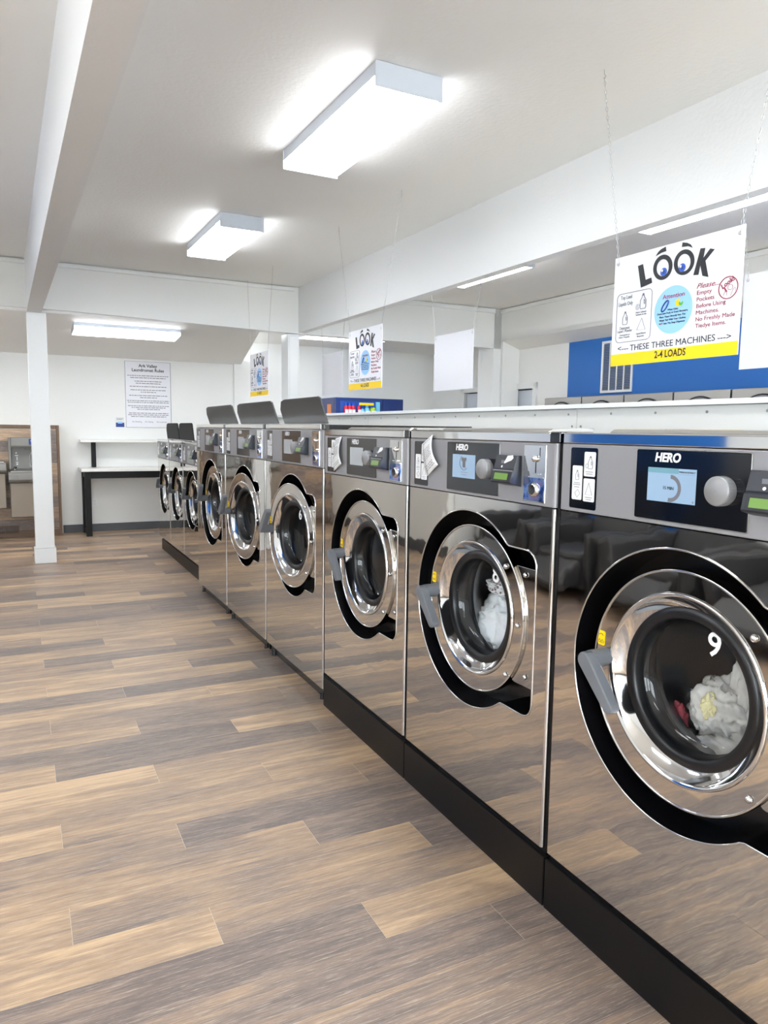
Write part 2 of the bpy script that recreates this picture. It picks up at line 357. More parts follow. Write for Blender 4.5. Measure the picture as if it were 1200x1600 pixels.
# rear wall behind the camera with shop windows
rw = MB(); segs = [(-4.4, -2.5), (-2.1, -.2), (.2, 2.1), (2.5, 4.6)]
rw.box(XL-.2, X3+.2, YR-.15, YR, 0, .55).box(XL-.2, X3+.2, YR-.15, YR, 2.65, ZC)
xs = [XL-.2]+[v for sg in segs for v in sg]+[X3+.2]
for i in range(0, len(xs), 2): rw.box(xs[i], xs[i+1], YR-.15, YR, .55, 2.65)
struct(rw, 'wall_front', 'wall', label='front wall with shop windows')
for i, (a, b) in enumerate(segs):
    wm = MB().box(a, b, YR-.1, YR-.05, .55, .61).box(a, b, YR-.1, YR-.05, 2.59, 2.65).box(a, a+.05, YR-.1, YR-.05, .61, 2.59).box(b-.05, b, YR-.1, YR-.05, .61, 2.59).box((a+b)/2-.02, (a+b)/2+.02, YR-.1, YR-.05, .61, 2.59)
    wo = struct(wm, 'window_%d' % (i+1), 'blacksteel', label='shop window in the front wall')
    MB().box(a+.05, b-.05, YR-.078, YR-.072, .61, 2.59).build('pane', 'pane', wo)
struct(MB().box(-30, 30, -30, YR-.2, -.2, -.05), 'trim_pavement', 'outside', label='pavement outside the windows')
# headers and beams
hd = MB()
def slab(x0, x1, z0a, z0b, y0, y1, z1, mb):
    mb.hexa([(x0, y0, z0a), (x1, y0, z0b), (x1, y1, z0b), (x0, y1, z0a)], [(x0, y0, z1), (x1, y0, z1), (x1, y1, z1), (x0, y1, z1)])
slab(XL, -.8, 2.76, 2.755, YH, YH+.14, ZC, hd); slab(-.8, 1.885, 2.755, 2.695, YH, YH+.14, ZC, hd); slab(1.885, 5.0, 2.695, 2.70, YH, YH+.14, ZC, hd)
struct(hd, 'wall_header_back', 'wall', label='white header wall across the back of the hall')
struct(MB().box(XL, 1.83, YH-.035, YH, ZC-.055, ZC-.012).box(1.98, 4.87, YH-.035, YH, ZC-.07, ZC-.012), 'trim_1', 'trimw', bevel=.008, label='crown moulding along the header')
struct(MB().box(1.885, 1.975, YR, YH, ZB, ZC), 'wall_beam_right', 'beam', label='deep white beam above the washer row')
struct(MB().box(-1.178, -1.035, YR, YH, ZB, ZC), 'wall_beam_left', 'beam', label='textured white beam on the left')
h2 = MB().box(5.0, 5.06, YR, YH, 2.80, ZC+.02)
struct(h2, 'wall_header_right', 'wall', label='white header above the dryer alcove')
struct(MB().box(4.965, 5.0, YR, YH, ZC-.06, ZC-.01), 'trim_2', 'trimw', bevel=.008, label='crown moulding above the dryer alcove')
sf = MB(); sf.hexa([(5.0, YR, 2.80), (X3, YR, 2.70), (X3, 8.9, 2.70), (5.0, 8.9, 2.80)], [(5.0, YR, 2.86), (X3, YR, 2.78), (X3, 8.9, 2.78), (5.0, 8.9, 2.86)])
struct(sf, 'ceiling_alcove', 'ceil', label='sloped soffit over the dryer alcove')
# columns
c = sthing('column', 'square white column with a wider base standing left in the room', 'column', (-1.08, YH+.09, 0))
MB().box(-.098, .092, -.09, .09, .17, 2.712).build('shaft', 'trimw', c, bevel=.004)
MB().box(-.112, .106, -.104, .104, 0, .168).build('base', 'trimw', c, bevel=.006)
c = sthing('column', 'white column under the end of the right beam behind the washers', 'column', (1.82, YH+.13, 0))
MB().box(-.075, .075, -.13, .11, 0, 2.69).build('shaft', 'trimw', c, bevel=.004)
MB().box(-.058, .058, -.138, -.131, 1.2, 2.66).build('panel_board', 'trimw', c, bevel=.003)
c = sthing('column', 'white column beside the wide door at the right', 'column', (4.93, YH+.1, 0))
MB().box(-.065, .068, -.1, .28, 0, ZC).build('shaft', 'trimw', c, bevel=.004)
# wide door in the right wall
dm = MB().box(X3-.03, X3+.02, 8.36, 8.44, 0, 2.21).box(X3-.03, X3+.02, 10.2, 10.28, 0, 2.21).box(X3-.03, X3+.02, 8.36, 10.28, 2.13, 2.21)
d1 = struct(dm, 'door_1', 'trimw', bevel=.004, label='wide white framed door in the right wall')
for a, b in ((8.455, 9.31), (9.33, 10.185)):
    MB().box(X3+.03, X3+.07, a, b, .01, 2.115).build('door_panel', 'fixture', d1, bevel=.003)
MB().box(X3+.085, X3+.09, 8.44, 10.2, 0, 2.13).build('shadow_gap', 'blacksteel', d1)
# baseboards
struct(MB().box(-.74, 1.74, YB-.012, YB, 0, .113), 'baseboard_back', 'basegrey', bevel=.003, label='dark grey vinyl baseboard on the back wall')
struct(MB().box(XL, XL+.012, YR, 7.3, 0, .113).box(-2.85, -2.838, 7.4, YB-.3, 0, .15), 'baseboard_left', 'basegrey', bevel=.003, label='dark grey vinyl baseboard on the left wall')

# ------------------------------------------------------------------ washers
def outline(uc, zc, R, uR, zr0, zr1, n=192):
    """circle joined with the hinge box on its right, sampled round the centre"""
    x0, x1 = uc+.4*R, uR; rc = .05*R/.36
    mx, mz = (x0+x1)/2, (zr0+zr1)/2; hx, hz = (x1-x0)/2, (zr1-zr0)/2
    def inside(x, z):
        if hypot(x-uc, z-zc) <= R: return True
        qx, qz = abs(x-mx)-hx+rc, abs(z-mz)-hz+rc
        return hypot(max(qx, 0), max(qz, 0))+min(max(qx, qz), 0)-rc <= 0
    pts = []
    for k in range(n):
        a = 2*pi*k/n; dx, dz = cos(a), sin(a); lo, hi = R*.9, R*1.7
        r = hi
        # march outwards to the last inside point
        best = lo; s = lo
        while s < hi:
            if inside(uc+dx*s, zc+dz*s): best = s
            s += R*.01
        a_, b_ = best, best+R*.01
        for _ in range(12):
            m_ = (a_+b_)/2
            if inside(uc+dx*m_, zc+dz*m_): a_ = m_
            else: b_ = m_
        pts.append((uc+dx*a_, zc+dz*a_))
    return pts
def bottle_icon(mb, cx, cz, s, mi=0, y=-.0006):
    p = [(-.4, -1), (.4, -1), (.5, -.8), (.5, .1), (.2, .55), (.2, .75), (-.2, .75), (-.2, .55), (-.5, .1), (-.5, -.8)]
    mb.tube([(cx+a*s, y, cz+b*s) for a, b in p], s*.05, 4, mi, True)
    mb.prism([(cx-.16*s, cz+.8*s), (cx+.16*s, cz+.8*s), (cx+.16*s, cz+1.02*s), (cx-.16*s, cz+1.02*s)], y, y+.0003, mi)
    mb.tube([(cx+a*s, y, cz+b*s) for a, b in ((.15, .2), (.35, 0), (.35, -.35), (.2, -.4), (.15, -.1))], s*.04, 4, mi, True)

def washer(label, y_left, x, zb, zt, w, s=1., uc=.455, zc=.868, zg0=1.285, zg1=1.482, up=False, ajar=0, lid=False,
           number=None, screen='grey', xb=.93, far=False):
    t = thing('washing_machine', label, 'washing machine', (x, y_left, zb), -pi/2, 'stainless washers in the row')
    h = zt-zb; g0, g1, zc = zg0-zb, zg1-zb, zc-zb
    R = .362*s; uR = uc+.398*s*(1. if w < 1 else .96); zr0, zr1 = zc-.283*s, zc+.268*s
    e0, e1 = .005, w-.024
    # body shell
    b = MB(); z0 = 0
    b.box(.004, .016, .012, xb, 0, h-.004).box(w-.020, w-.008, .012, xb, 0, h-.004).box(.016, w-.020, xb-.012, xb, 0, h-.004).box(.016, w-.020, .012, xb, 0, .012)
    b.build('cabinet', 'blacksteel', t)
    MB().box(.003, w-.004, .004, xb, h-.004, h).build('top_cover', 'chrome', t, bevel=.002)
    # front panel with the door opening
    ol = outline(uc, zc, R, uR, zr0, zr1)
    bm = bmesh.new()
    ov = [bm.verts.new((a, 0, c_)) for a, c_ in ((e0, .006), (e1, .006), (e1, g0-.003), (e0, g0-.003))]
    iv = [bm.verts.new((a, 0, c_)) for a, c_ in ol]
    es = [bm.edges.new((ov[i], ov[(i+1) % 4])) for i in range(4)]+[bm.edges.new((iv[i], iv[(i+1) % len(iv)])) for i in range(len(iv))]
    bmesh.ops.triangle_fill(bm, use_beauty=True, edges=es)
    kill = [f for f in bm.faces if hypot(f.calc_center_median().x-uc, f.calc_center_median().z-zc) < R*.93 and all(v in set(iv) for v in f.verts)]
    if kill: bmesh.ops.delete(bm, geom=kill, context='FACES_ONLY')
    rim = [e for e in bm.edges if e.is_boundary and e.verts[0] in ov and e.verts[1] in ov]
    r = bmesh.ops.extrude_edge_only(bm, edges=rim)
    for v in [v for v in r['geom'] if isinstance(v, bmesh.types.BMVert)]: v.co.y += .022
    bmesh.ops.recalc_face_normals(bm, faces=bm.faces)
    me = bpy.data.meshes.new('front_panel'); bm.to_mesh(me); bm.free(); me.materials.append(M['steel'])
    fp = bpy.data.objects.new('front_panel', me); COL.objects.link(fp); fp.parent = t
    MB().tube([(a, .0, c_) for a, c_ in ol], .0032*s, 6, 0, True).build('edge_highlight_tube', 'chrome', fp)  # chrome tube added as the highlight along the opening's edge
    # rounded polished right edge of the sheet
    MB().cyl((e1-.002, .007, .008), (e1-.002, .007, g0-.004), .0085, n=12).build('edge_trim', 'chrome', fp)
    # recess behind the door
    rb = .115
    m = MB(); n = len(ol); il = [(uc+(a-uc)*.985, zc+(c_-zc)*.985) for a, c_ in ol]
    m.strip(ol, il, .0, rb, 0, True)
    m.strip(il, circ_n(uc, zc, .20*s, n), rb, None, 0)
    m.build('door_recess', 'cavity', t)
    # rubber boot and drum
    m = MB(); m.lathe([(.20*s, rb), (.196*s, .13), (.200*s, .137), (.194*s, .145), (.199*s, .152), (.205*s, .165)], uc, zc)
    m.build('rubber_boot', 'blackmat', t)
    m = MB(); m.lathe([(.205*s, .165), (.205*s, .20), (.285*s, .22), (.285*s, .58), (.27*s, .60), (.0, .62)], uc, zc, 64)
    for k in range(3):
        a = radians(90+120*k+20)
        cx_, cz_ = uc+.26*s*cos(a), zc+.26*s*sin(a)
        m.cyl((cx_, .24, cz_), (cx_, .57, cz_), .03*s, n=8)
    m.build('drum', 'drum', t)
    # door
    hx, hy = uR-.012, .03
    dr = MB()
    dn = 96
    Rd = .307*s
    dr.strip(circ(uc, zc, Rd, dn), circ(uc, zc, .243*s, dn), .028)
    dr.strip(circ(uc, zc, Rd, dn), circ(uc, zc, Rd, dn), .028, .062)
    def loc(mb): 
        mb.v = [(a-hx, b_-hy, c_-zc) for a, b_, c_ in mb.v]; return mb
    door = loc(dr).build('door', 'steel', t); door.location = (hx, hy, zc); door.rotation_euler = (0, 0, radians(ajar))
    def sub(mb, name, mm, bevel=0): return loc(mb).build(name, mm, door, bevel=bevel)
    sub(MB().tube([(a, .028, c_) for a, c_ in circ(uc, zc, Rd-.002, 96)], .0042*s, 6, 0, True), 'door_rim', 'chrome')
    hp = rrect(uc+.235*s, uR-.016, zc-.205*s, zc+.2*s, .015*s, 3)
    sub(MB().prism(hp, .036, .046), 'hinge_plate', 'steel', .002)
    sub(MB().lathe([(.249*s, .028), (.247*s, .022), (.242*s, .021), (.235*s, .030), (.222*s, .044), (.209*s, .052), (.206*s, .054)], uc, zc, 96), 'chrome_ring', 'chrome')
    sub(MB().lathe([(.208*s, .056), (.205*s, .050), (.181*s, .052), (.177*s, .058), (.176*s, .085), (.172*s, .10)], uc, zc, 72), 'gasket_ring', 'blackmat')
    bowl = [(.176*s, .062), (.173*s, .080), (.160*s, .098), (.13*s, .108), (.08*s, .113), (0.0005, .115)]
    sub(MB().lathe(bowl, uc, zc, 64), 'glass_bowl', 'glass')
    for du, dz in ((.2, .188), (.30, .175), (.275, -.002), (.215, -.19), (.315, -.17)) :
        bt = MB()
        q = (uc+du*s, zc+dz*s); yy = .026 if hypot(du, dz) < .3 else .034
        bt.lathe([(.0095*s, yy), (.0085*s, yy-.004), (.005*s, yy-.007), (.0004, yy-.008)], q[0], q[1], 12)
        sub(bt, 'bolt', 'chrome')
    # handle
    hb = MB(); hu, hz = uc-.262*s, zc+.012*s
    hb.cyl((hu, .03, hz), (hu, -.030, hz), .026*s, .026*s, 18)
    a = radians(52) if up else radians(-48)
    if not up: du, dz = .098*s, -.105*s
    else: du, dz = .085*s, .115*s
    L_ = hypot(du, dz); ux, uz = du/L_, dz/L_; px, pz = -uz, ux; wd = .0235*s
    poly = []
    for k in range(9): aa = pi/2+pi*k/8; poly.append((hu+wd*(cos(aa)*ux+sin(aa)*px), hz+wd*(cos(aa)*uz+sin(aa)*pz)))
    for k in range(9): aa = -pi/2+pi*k/8; poly.append((hu+du+wd*.72*(cos(aa)*ux+sin(aa)*px), hz+dz+wd*.72*(cos(aa)*uz+sin(aa)*pz)))
    hb.prism(poly, -.058, -.024)
    sub(hb, 'handle', 'handle', .004)
    # yellow lock sticker
    st = MB(); su, sz = uc-.283*s, zc+.062*s
    st.prism(rrect(su-.0135*s, su+.0135*s, sz-.021*s, sz+.021*s, .005*s, 3), .0262, .0275, 0)
    if not far:
        st.tube([(su+.008*s*cos(radians(k)), .026, sz+.005+.007*s*sin(radians(k))) for k in range(20, 161, 20)], .0011*s, 4, 1)
        for q in (-.006, .006):
            st.tube([(su+q*s+a_*s, .026, sz+c_*s) for a_, c_ in ((-.004, -.014), (.004, -.014), (.004, -.008), (-.004, -.008))], .0008*s, 4, 1, True)
            st.tube([(su+q*s+a_*s, .026, sz+c_*s) for a_, c_ in ((-.0025, -.008), (-.0025, -.004), (.0025, -.004))], .0006*s, 4, 1)
    sub(st, 'lock_sticker', ['yellow', 'ink'])
    if number:
        nu, nz_ = (.092, .135) if number == '8' else (.0675, .129)
        o = text('number_sticker', number, 'white', door, 0, 0, 0, .085, bold=.0012)
        o.location = (uc+nu-hx, .062-hy, nz_)
    # control panel
    cp = MB().box(e0, e1, -.002, .03, g0, g1); cp.build('control_panel', 'panelgrey', t, bevel=.003)
    MB().cyl((e1-.003, .008, g0+.001), (e1-.003, .008, g1-.001), .0095, n=12).build('panel_edge', 'panelgrey', t)
    MB().box(e0+.001, w-.052, -.001, .03, g1+.002, h-.001).build('top_trim', 'chrome', t, bevel=.002)
    MB().box(w-.050, w-.006, -.002, .03, g1+.001, h+.001).build('corner_cap', 'black', t, bevel=.003)
    y0 = -.0022; C0 = (w-.954)/2; CR = (w-.954)
    # detergent label
    lb = MB(); l0 = .045 if not far else .03
    lb.prism(rrect(l0, l0+.111, g0+.011, g1-.010, .006, 3), y0-.001, y0, 0)
    for (a0, a1, c0, c1) in ((l0+.010, l0+.052, g0+.036, g0+.135), (l0+.058, l0+.104, g0+.106, g0+.176), (l0+.058, l0+.104, g0+.034, g0+.100)):
        lb.prism(rrect(a0, a1, c0, c1, .004, 2), y0-.0016, y0-.001, 1)
    if not far:
        yy = y0-.0019
        bottle_icon(lb, l0+.031, g0+.108, .014, 2, yy); bottle_icon(lb, l0+.084, g0+.146, .018, 2, yy)
        lb.tube([(l0+.081+a_, yy, g0+.068+c_) for a_, c_ in ((-.014, -.014), (.014, -.014), (0, .02))], .0007, 4, 2, True)
        lb.tube([(l0+.033+a_, yy, g0+.055+c_) for a_, c_ in ((-.01, 0), (0, -.012), (.012, 0), (.002, .012))], .0007, 4, 2, True)
        lb.tube([(l0+.070+.006*cos(q), yy, g0+.136+.006*sin(q)) for q in [k*pi/4 for k in range(8)]], .0007, 4, 2, True)
        for (cx_, cz_, ww) in ((l0+.031, g0+.085, .026), (l0+.031, g0+.080, .03), (l0+.031, g0+.073, .022), (l0+.081, g0+.119, .03), (l0+.081, g0+.113, .026), (l0+.081, g0+.046, .03), (l0+.081, g0+.040, .022)):
            lb.box(cx_-ww/2, cx_+ww/2, yy-.0002, yy, cz_-.0008, cz_+.0008, 2)
    lb.build('detergent_label', ['black', 'white', 'greyink'], t)
    # display
    d0 = .306+C0
    dp = MB().prism(rrect(d0, d0+.336, g0+.012, g1-.008, .004, 2), y0-.003, y0+.001).build('display_panel', 'black', t, bevel=.001)
    MB().tube([(a_, y0-.001, c_) for a_, c_ in rrect(d0-.001, d0+.337, g0+.011, g1-.007, .004, 2)], .0012, 4, 0, True).build('display_frame', 'brushed', t)
    yd = y0-.0036
    text('logo', 'HERO', 'white', dp, d0+.102, yd, g1-.027, .031, bold=.0011, shear=.16, sx=.98)
    sx0, sx1, sz0, sz1 = d0+.042, d0+.193, g0+.060, g0+.145
    scn = MB(); scn.box(sx0, sx1, yd-.0006, yd+.001, sz0, sz1, 0)
    if screen == 'min':
        scn.box(sx0, sx0+.098, yd-.0009, yd-.0005, sz1-.013, sz1, 1)
        scn.box(sx0+.1, sx1-.004, yd-.0009, yd-.0005, sz1-.014, sz1-.0135, 2)
        cxx, czz = sx0+.074, sz0+.035
        arc = [(cxx+.034*cos(radians(q)), czz+.034*sin(radians(q))) for q in range(-100, 91, 10)]; arc2 = [(cxx+.024*cos(radians(q)), czz+.024*sin(radians(q))) for q in range(-100, 91, 10)]
        scn.add([(a_, yd-.0009, c_) for a_, c_ in arc+arc2], [(i, i+1, len(arc)+i+1, len(arc)+i) for i in range(len(arc)-1)], 2)
        scn.prism(circ(sx1-.006, sz0+.006, .0022, 8), yd-.0009, yd-.0005, 2)
        scr = scn.build('screen', ['lcdblue', 'lcdteal', 'greyink'], dp)
        text('screen_text', '15 MIN', 'ink', dp, cxx-.006, yd-.001, czz, .0115)
        text('screen_heading', 'WASH & EXTRACT', 'ink', dp, sx0+.124, yd-.001, sz1-.008, .0058)
    elif screen == 'shirt':
        cxx, czz = sx0+.078, sz0+.056
        sh = [(-.018, .016), (-.008, .02), (0, .016), (.008, .02), (.018, .016), (.015, .004), (.01, .006), (.01, -.018), (-.008, -.018), (-.01, .006), (-.016, .004)]
        scn.prism([(cxx+a_, czz+c_) for a_, c_ in sh], yd-.0009, yd-.0005, 1)
        scn.tube([(cxx+.027*cos(radians(q)), yd-.0008, czz+.027*sin(radians(q))) for q in range(120, 330, 15)], .0012, 4, 1)
        scn.box(cxx-.02, cxx+.025, yd-.0009, yd-.0005, sz0+.02, sz0+.0215, 1).box(cxx-.015, cxx+.02, yd-.0009, yd-.0005, sz0+.011, sz0+.0125, 1)
        scn.build('screen', ['lcdblue', 'greyink'], dp)
    else: scn.build('screen', 'lcdgrey', dp)
    kb = MB(); ku, kz = d0+.272, g0+.101
    kb.lathe([(.034, yd), (.034, yd-.026), (.0315, yd-.029), (.0005, yd-.030)], ku, kz, 40)
    for k in range(36):
        a_ = 2*pi*k/36; kb.cyl((ku+.034*cos(a_), yd-.002, kz+.034*sin(a_)), (ku+.034*cos(a_), yd-.024, kz+.034*sin(a_)), .0011, n=4)
    kb.build('knob', 'knob', dp)
    # card reader
    r0_, r1_ = .655+C0, .766+C0
    if far: r0_ -= .02; r1_ -= .02
    zt_ = g1-.044
    prof = [(y0, zt_), (-.022, zt_+.001), (-.035, zt_-.044), (-.034, zt_-.047), (-.040, zt_-.050), (-.048, zt_-.086), (-.043, zt_-.090), (y0, zt_-.100)]
    cr = MB().prismx(prof, r0_, r1_).build('card_reader', 'readernavy', t, bevel=.003)
    m = MB()
    def onface(pa, pb, u_, v_, lift=.0008):   # point on the slanted face between profile points
        yy = pa[0]+(pb[0]-pa[0])*v_; zz = pa[1]+(pb[1]-pa[1])*v_
        nx, nz = (pb[1]-pa[1]), -(pb[0]-pa[0]); q = hypot(nx, nz); return (r0_+(r1_-r0_)*u_, yy+nx/q*lift, zz+nz/q*lift)
    A_, B_ = prof[4], prof[5]
    m.add([onface(A_, B_, *q) for q in ((.08, .1), (.92, .1), (.92, .92), (.08, .92))], [(0, 1, 2, 3)], 0)
    m.add([onface(A_, B_, *q, .0014) for q in ((.17, .22), (.83, .22), (.83, .8), (.17, .8))], [(0, 1, 2, 3)], 1)
    m.build('reader_display', ['blackmat', 'lcdgreen'], cr)
    A_, B_ = prof[1], prof[2]; m = MB()
    m.add([onface(A_, B_, *q) for q in ((.55, .05), (.8, .0), (.86, .2), (.78, .38), (.62, .5), (.5, .62), (.44, .55), (.5, .35))], [tuple(range(8))], 0)
    m.add([onface(A_, B_, *q) for q in ((.3, .38), (.45, .38), (.47, .62), (.32, .62))], [tuple(range(4))], 1)
    m.add([onface(A_, B_, .4+.04*cos(q), .84+.09*sin(q)) for q in [k*pi/4 for k in range(8)]], [tuple(range(8))], 0)
    m.build('tap_card_icon', ['white', 'greyink'], cr)
    # coin plate
    c0_ = (.782+CR) if not far else w-.16; c1_ = c0_+.110
    cpz0, cpz1 = g0+.010, g1-.007; zm = cpz0+.082
    cpl = MB().box(c0_, c1_, y0-.004, y0+.002, cpz0, cpz1).build('coin_plate', 'chrome', t, bevel=.0015)
    m = MB(); cxm = c0_+.062; yp = y0-.0045
    m.lathe([(.011, yp), (.010, yp-.008), (.006, yp-.012), (.0004, yp-.013)], cxm, zm+.055, 14)
    m.build('coin_button', 'chrome', cpl)
    MB().box(c0_+.04, c0_+.082, yp-.006, yp, zm+.006, zm+.009).build('coin_shelf', 'chrome', cpl)
    MB().box(c0_+.008, c1_-.008, yp-.003, yp+.001, zm-.004, zm-.001).build('plate_divider', 'chrome', cpl)
    MB().box(c0_+.004, c1_-.004, yp-.0004, yp+.001, cpz0+.004, zm-.005).build('coin_tray_plate', 'blueviolet', cpl)
    MB().box(cxm-.002, cxm+.002, yp-.0005, yp+.001, zm+.010, zm+.046).build('coin_slot', 'ink', cpl)
    MB().box(c1_-.03, c1_-.028, yp-.0005, yp+.001, zm+.06, zm+.09).build('insert_slot', 'ink', cpl)
    m = MB().lathe([(.024, yp), (.022, yp-.008), (.016, yp-.010)], cxm-.004, zm-.042, 24); m.lathe([(.016, yp-.010), (.011, yp-.004), (.0004, yp-.002)], cxm-.004, zm-.042, 24, 1)
    m.build('coin_return', ['chrome', 'ink'], cpl)
    # soap lid on the top
    if lid:
        l0_, lw = lid; ly, lz = (.115, h+.004)
        b0, t0 = Vector((0, ly, lz)), Vector((0, ly-(.02 if far else .05), lz+(.19 if far else .152)))
        m = MB(); th = .010
        prof2 = [(l0_+.0, 0), (l0_+lw, 0), (l0_+lw, .93), (l0_+lw-.03, 1), (l0_+.13, 1), (l0_+.06, .93), (l0_+.0, .6)]
        vs = []
        for a_, v_ in prof2:
            q = b0.lerp(t0, v_); vs.append((a_, q.y, q.z))
        vs2 = [(a_, b_+th, c_+.003) for a_, b_, c_ in vs]; n2 = len(vs)
        m.add(vs+vs2, [tuple(range(n2)), tuple(range(n2, 2*n2))[::-1]]+[(i, i+n2, (i+1) % n2+n2, (i+1) % n2) for i in range(n2)])
        m.build('soap_lid', 'farlid' if far else 'lidblack', t, bevel=.002)
        MB().box(l0_+.05, l0_+lw-.05, .03, .105, h, h+.003).build('soap_tray', 'chrome', t)
    else:
        m = MB().prismx([(.085, h+.001), (.105, h+.013), (.28, h+.015), (.28, h+.001)], .10, .78)
        m.build('soap_lid', 'chrome', t, bevel=.004)
    return t
def circ_n(cx, cz, r, n): return [(cx+r*cos(2*pi*k/n), cz+r*sin(2*pi*k/n)) for k in range(n)]

W1, WM, WF = .9535, 1.0535, .80
near = [('washer with number 9 on its glass and grey towels inside, nearest in the row', '9', 'min'),
        ('washer with number 8 on its glass, white laundry inside and a taped receipt', '8', 'shirt'),
        ('empty closed washer with a taped receipt, left of the one washing white laundry', None, 'grey')]
ys = 1.7355
for i, (lb_, nb, sc_) in enumerate(near):
    washer(lb_, ys+i*.9535-.003, 0, .181, 1.514, W1-.004, number=nb, screen=sc_)
    y1 = ys+i*.9535
    p = MB().box(-.004, .90, y1-.9535+.003, y1-.003, 0, .166)
    o = tag(p.build('plinth', 'blacksteel', bevel=.003), ['black steel plinth under the washer numbered 9', 'black steel plinth under the washer with white laundry', 'black steel plinth under the empty closed washer, farthest of the near three'][i], 'plinth', 'black plinths under the near washers')
    MB().box(.012, .88, y1-.9535+.01, y1-.01, .166, .18).build('gap_strip', 'cavity', o)  # black strip filling the dark gap between plinth and washer
ym = ys+2*.9535
mid = [('big washer numbered 6 with raised black lid, its door standing slightly open', '6', 6, 'near'), ('middle one of the big washers with raised lids, door slightly open', None, 6, ''), ('big washer with closed door and raised lid, farthest of the big three', None, 0, '')]
for i, (lb_, nb, aj, _) in enumerate(mid):
    washer(lb_, ym+(i+1)*WM-.003, 0, .075, 1.542, WM-.004, s=1.02, uc=.525, zc=.876, zg0=1.306, zg1=1.511, up=True, ajar=aj, lid=((.05, .75), (.04, .93), (.04, .95))[i], number=nb)
    q = tag(MB().box(.03, .88, ym+i*WM+.02, ym+(i+1)*WM-.02, .012, .074).build('gap_shade_block', 'cavity'), ['black block as shade in the gap under the big washer numbered 6', 'black block as shade in the gap under the middle big washer', 'black block as shade in the gap under the farthest big washer'][i], 'base', 'dark shade blocks under the big washers')  # black block put in as the shade under the raised washer
    for a in (.09, .97): MB().cyl((.027, ym+i*WM+a, 0), (.027, ym+i*WM+a, .035), .014, .010, 10).build('foot', 'blackmat', q)
yf = 7.155
for i in range(3):
    washer(['small washer just beyond the big ones, without a raised lid', 'small washer with raised black lid, middle of the far three', 'small washer with raised black lid, at the far end of the row by the table'][i],
           yf+(i+1)*WF-.003, .10, .14, 1.366, WF-.004, s=.83, uc=.395, zc=.772, zg0=1.135, zg1=1.338, up=True, lid=((.05, .76) if i > 0 else False), xb=.83, far=True)
p = MB().box(.098, .9, yf+.0, 9.36, 0, .128); p.box(.11, .88, yf+.01, 9.35, .128, .1395)
tag(p.build('plinth', 'blacksteel', bevel=.003), 'dark brown-black plinth under the small far washers', 'plinth')

# laundry
def crumple(name, m, c_, rad, seed, amp=.3, fs=3.2, sub=5, label='', cat='laundry', group=None):
    bm = bmesh.new(); bmesh.ops.create_icosphere(bm, subdivisions=sub, radius=1)
    for v in bm.verts:
        n_ = v.co.normalized(); q = n_*fs+Vector((seed*3.1, seed*1.7, seed))
        q2 = q+Vector((noise.noise(q*1.3), noise.noise(q*1.3+Vector((9, 0, 0))), noise.noise(q*1.3+Vector((0, 9, 0)))))*.9
        f = (1-abs(noise.noise(q2*.75))*1.8)**2*.62+(1-abs(noise.noise(q2*1.7))*1.8)**2*.26+(1-abs(noise.noise(q2*3.6))*1.6)**2*.05+noise.noise(q*.7)*.6
        v.co = n_*(1+amp*(f-.4))
        v.co = Vector((v.co.x*rad[0], v.co.y*rad[1], v.co.z*rad[2]))
    me = bpy.data.meshes.new(name); bm.to_mesh(me); bm.free(); me.materials.append(M[m])
    for p_ in me.polygons: p_.use_smooth = True
    o = bpy.data.objects.new(name, me); COL.objects.link(o); o.location = c_; return tag(o, label, cat, group)
# inside the drums; offsets are along the row from each door's centre
cy9, cz9 = 1.7325-.455, .868
g = 'towels tumbling behind the glass numbered 9'
crumple('towel', 'cloth', (.245, cy9+.035, .765), (.07, .09, .09), 1, .42, 1.7, label='crumpled grey-white towel, middle one behind the glass numbered 9', group=g)
crumple('towel', 'cloth', (.26, cy9-.01, .645), (.075, .125, .055), 2, .35, 1.7, label='grey-white towel lying lowest behind the glass numbered 9', group=g)
crumple('towel', 'cloth', (.26, cy9-.035, .86), (.05, .04, .095), 5, .45, 1.5, label='twisted end of a towel at the right edge behind the glass numbered 9', group=g)
crumple('towel', 'cloth', (.27, cy9-.085, .745), (.055, .055, .10), 9, .42, 1.7, label='grey-white towel pressed to the right edge behind the glass numbered 9', group=g)
crumple('napkin', 'clothyel', (.178, cy9+.03, .79), (.02, .018, .035), 3, .5, 3, 4, label='small pale yellow cloth between the towels behind the glass numbered 9')
crumple('cloth', 'clothred', (.225, cy9+.17, .70), (.02, .03, .045), 4, .45, 3, 4, label='dull red cloth at the lower left behind the glass numbered 9')
cy8 = ys+.9535-.003-.455
crumple('sheet', 'clothw', (.255, cy8+.055, .76), (.10, .17, .13), 7, .33, 2.0, label='bunched white sheet filling the washer drum numbered 8')
crumple('pillowcase', 'pattern', (.25, cy8+.075, .905), (.07, .12, .035), 8, .4, 2.6, label='grey-green patterned cloth on top of the white sheet')
